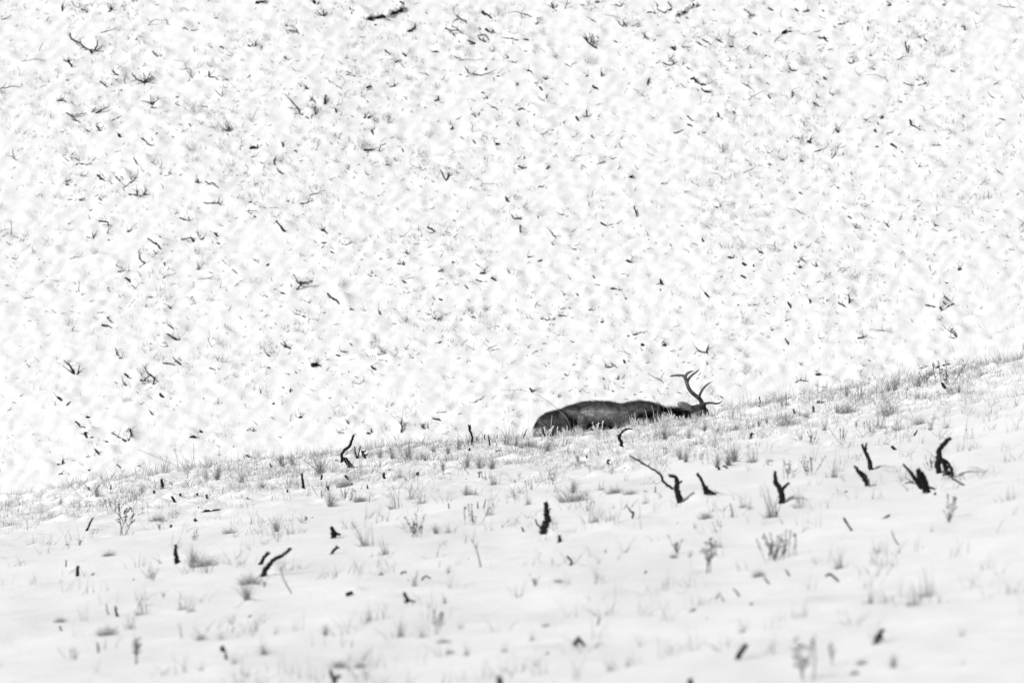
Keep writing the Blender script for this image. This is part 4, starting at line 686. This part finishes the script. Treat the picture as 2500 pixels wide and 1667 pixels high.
# fur: short hairs lying backward along the body
body.calc_loop_triangles(); nt_ = len(body.loop_triangles); tr = np.empty(nt_ * 3, np.int32); body.loop_triangles.foreach_get("vertices", tr); tr = tr.reshape(-1, 3)
A, B, C = co[tr[:, 0]], co[tr[:, 1]], co[tr[:, 2]]; ar = np.linalg.norm(np.cross(B - A, C - A), axis=1)
NH = 60000
pick = rng.choice(nt_, NH, p=ar / ar.sum()); u = rng.random(NH); v = rng.random(NH); fl = u + v > 1; u[fl] = 1 - u[fl]; v[fl] = 1 - v[fl]
P = A[pick] + (B - A)[pick] * u[:, None] + (C - A)[pick] * v[:, None]; N = no[tr[pick, 0]]; ch = cc[tr[pick, 0]]
zx = P[:, 0] / ZS + 1250; zy = 800 - P[:, 2] / ZS
keep = (P[:, 2] > -.1) & ~((zx > 1765) & (zx < 1920) & (zy < 592) & (P[:, 1] < -.05)) & ~((zx > 1965) & (rng.random(NH) < .5))
P, N, ch, zx = P[keep], N[keep], ch[keep], zx[keep]; n = len(P)
D = np.stack([np.full(n, -1.), np.zeros(n), np.full(n, -.35)], -1) + rng.normal(0, .35, (n, 3)); D -= N * (D * N).sum(1)[:, None]; D /= np.linalg.norm(D, axis=1)[:, None] + 1e-6
D = D + N * (rng.uniform(.25, .7, (n, 1)) + .2 * sstep(.4, .8, N[:, 2:3])); D /= np.linalg.norm(D, axis=1)[:, None]
Lh = rng.uniform(.018, .045, n) * np.where((zx > 1590) & (zx < 1900), 1.9, 1.0) * np.where(zx > 1930, .35, 1.0) * (1 + .3 * sstep(.5, .8, N[:, 2]) * (zx < 1900))
S = np.cross(D, N); S /= np.linalg.norm(S, axis=1)[:, None] + 1e-6; S *= .002
HV = np.stack([P - S, P + S, P + D * Lh[:, None]], 1).reshape(-1, 3)
fm = bpy.data.meshes.new("coat_fur"); fm.vertices.add(3 * n); fm.vertices.foreach_set("co", HV.astype(np.float32).ravel())
fm.loops.add(3 * n); fm.loops.foreach_set("vertex_index", np.arange(3 * n, dtype=np.int32)); fm.polygons.add(n)
fm.polygons.foreach_set("loop_start", np.arange(0, 3 * n, 3, dtype=np.int32)); fm.polygons.foreach_set("loop_total", np.full(n, 3, np.int32)); fm.update()
setcoat(fm, np.repeat(np.clip(ch * rng.uniform(.35, 1.5, n) * (1 + .5 * vnoise(zx / 14., P[:, 2] / ZS / 22., 8)), .004, 1), 3)); fm.materials.append(M_FUR); link("coat_fur", fm, elk)
# antler
def H3(x, y): return (1332.8 + x * .45, 117.6 + y * .45)
def ant(pts, rs, V, F, y0, y1):
    n = len(pts); P = [E(*H3(*p), y0 + (y1 - y0) * i / (n - 1)) for i, p in enumerate(pts)]
    tube(V, F, P, [r * .51 * ZS for r in rs], 10, .05, 6)
V, F = [], []
ant([(1530, 945), (1495, 860), (1440, 785), (1370, 735), (1285, 660), (1225, 570), (1190, 470), (1165, 385), (1120, 325), (1050, 308), (950, 310), (880, 318), (825, 335)], [46, 42, 42, 38, 37, 36, 35, 36, 30, 21, 19, 18, 8], V, F, -.05, -.10)
ant([(1150, 380), (1160, 330), (1190, 275), (1250, 235), (1332, 210)], [28, 30, 25, 20, 6], V, F, -.11, -.16)
ant([(1195, 470), (1215, 420), (1250, 360), (1310, 300), (1390, 245), (1430, 210), (1465, 178)], [26, 24, 22, 20, 17, 12, 4], V, F, -.10, .05)
ant([(1430, 775), (1462, 735), (1495, 650), (1550, 570), (1630, 490), (1738, 430)], [30, 25, 22, 20, 16, 4], V, F, -.08, -.22)
ant([(1520, 905), (1580, 905), (1650, 895), (1720, 893), (1790, 905), (1860, 900), (1900, 880), (1942, 848)], [28, 24, 21, 20, 19, 16, 12, 4], V, F, -.06, -.2)
am = mesh("antler", V, F, M_ANTLER); nva = len(V); va = np.array([tuple(q) for q in V]); z = va[:, 2]
setcoat(am, np.clip(.055 + .07 * sstep(.45, .6, z) + .02 * rng.normal(0, 1, nva), .03, .2)); link("antler", am, elk)
def ball(name, p, r, m, sc=(1, 1, 1)):
    b = bmesh.new(); bmesh.ops.create_uvsphere(b, u_segments=16, v_segments=10, radius=r); e = bpy.data.meshes.new(name); b.to_mesh(e); b.free(); e.materials.append(m)
    e.polygons.foreach_set("use_smooth", [True] * len(e.polygons)); o = link(name, e, elk, p); o.scale = sc; return o
ball("eye", E(*H3(1512, 990), -.165), .020, M_EYE, (1.2, 1, .7))
ball("nose", E(2042, 674, -.385), .03, M_NOSE, (1.2, .7, .8))
finish_labels()
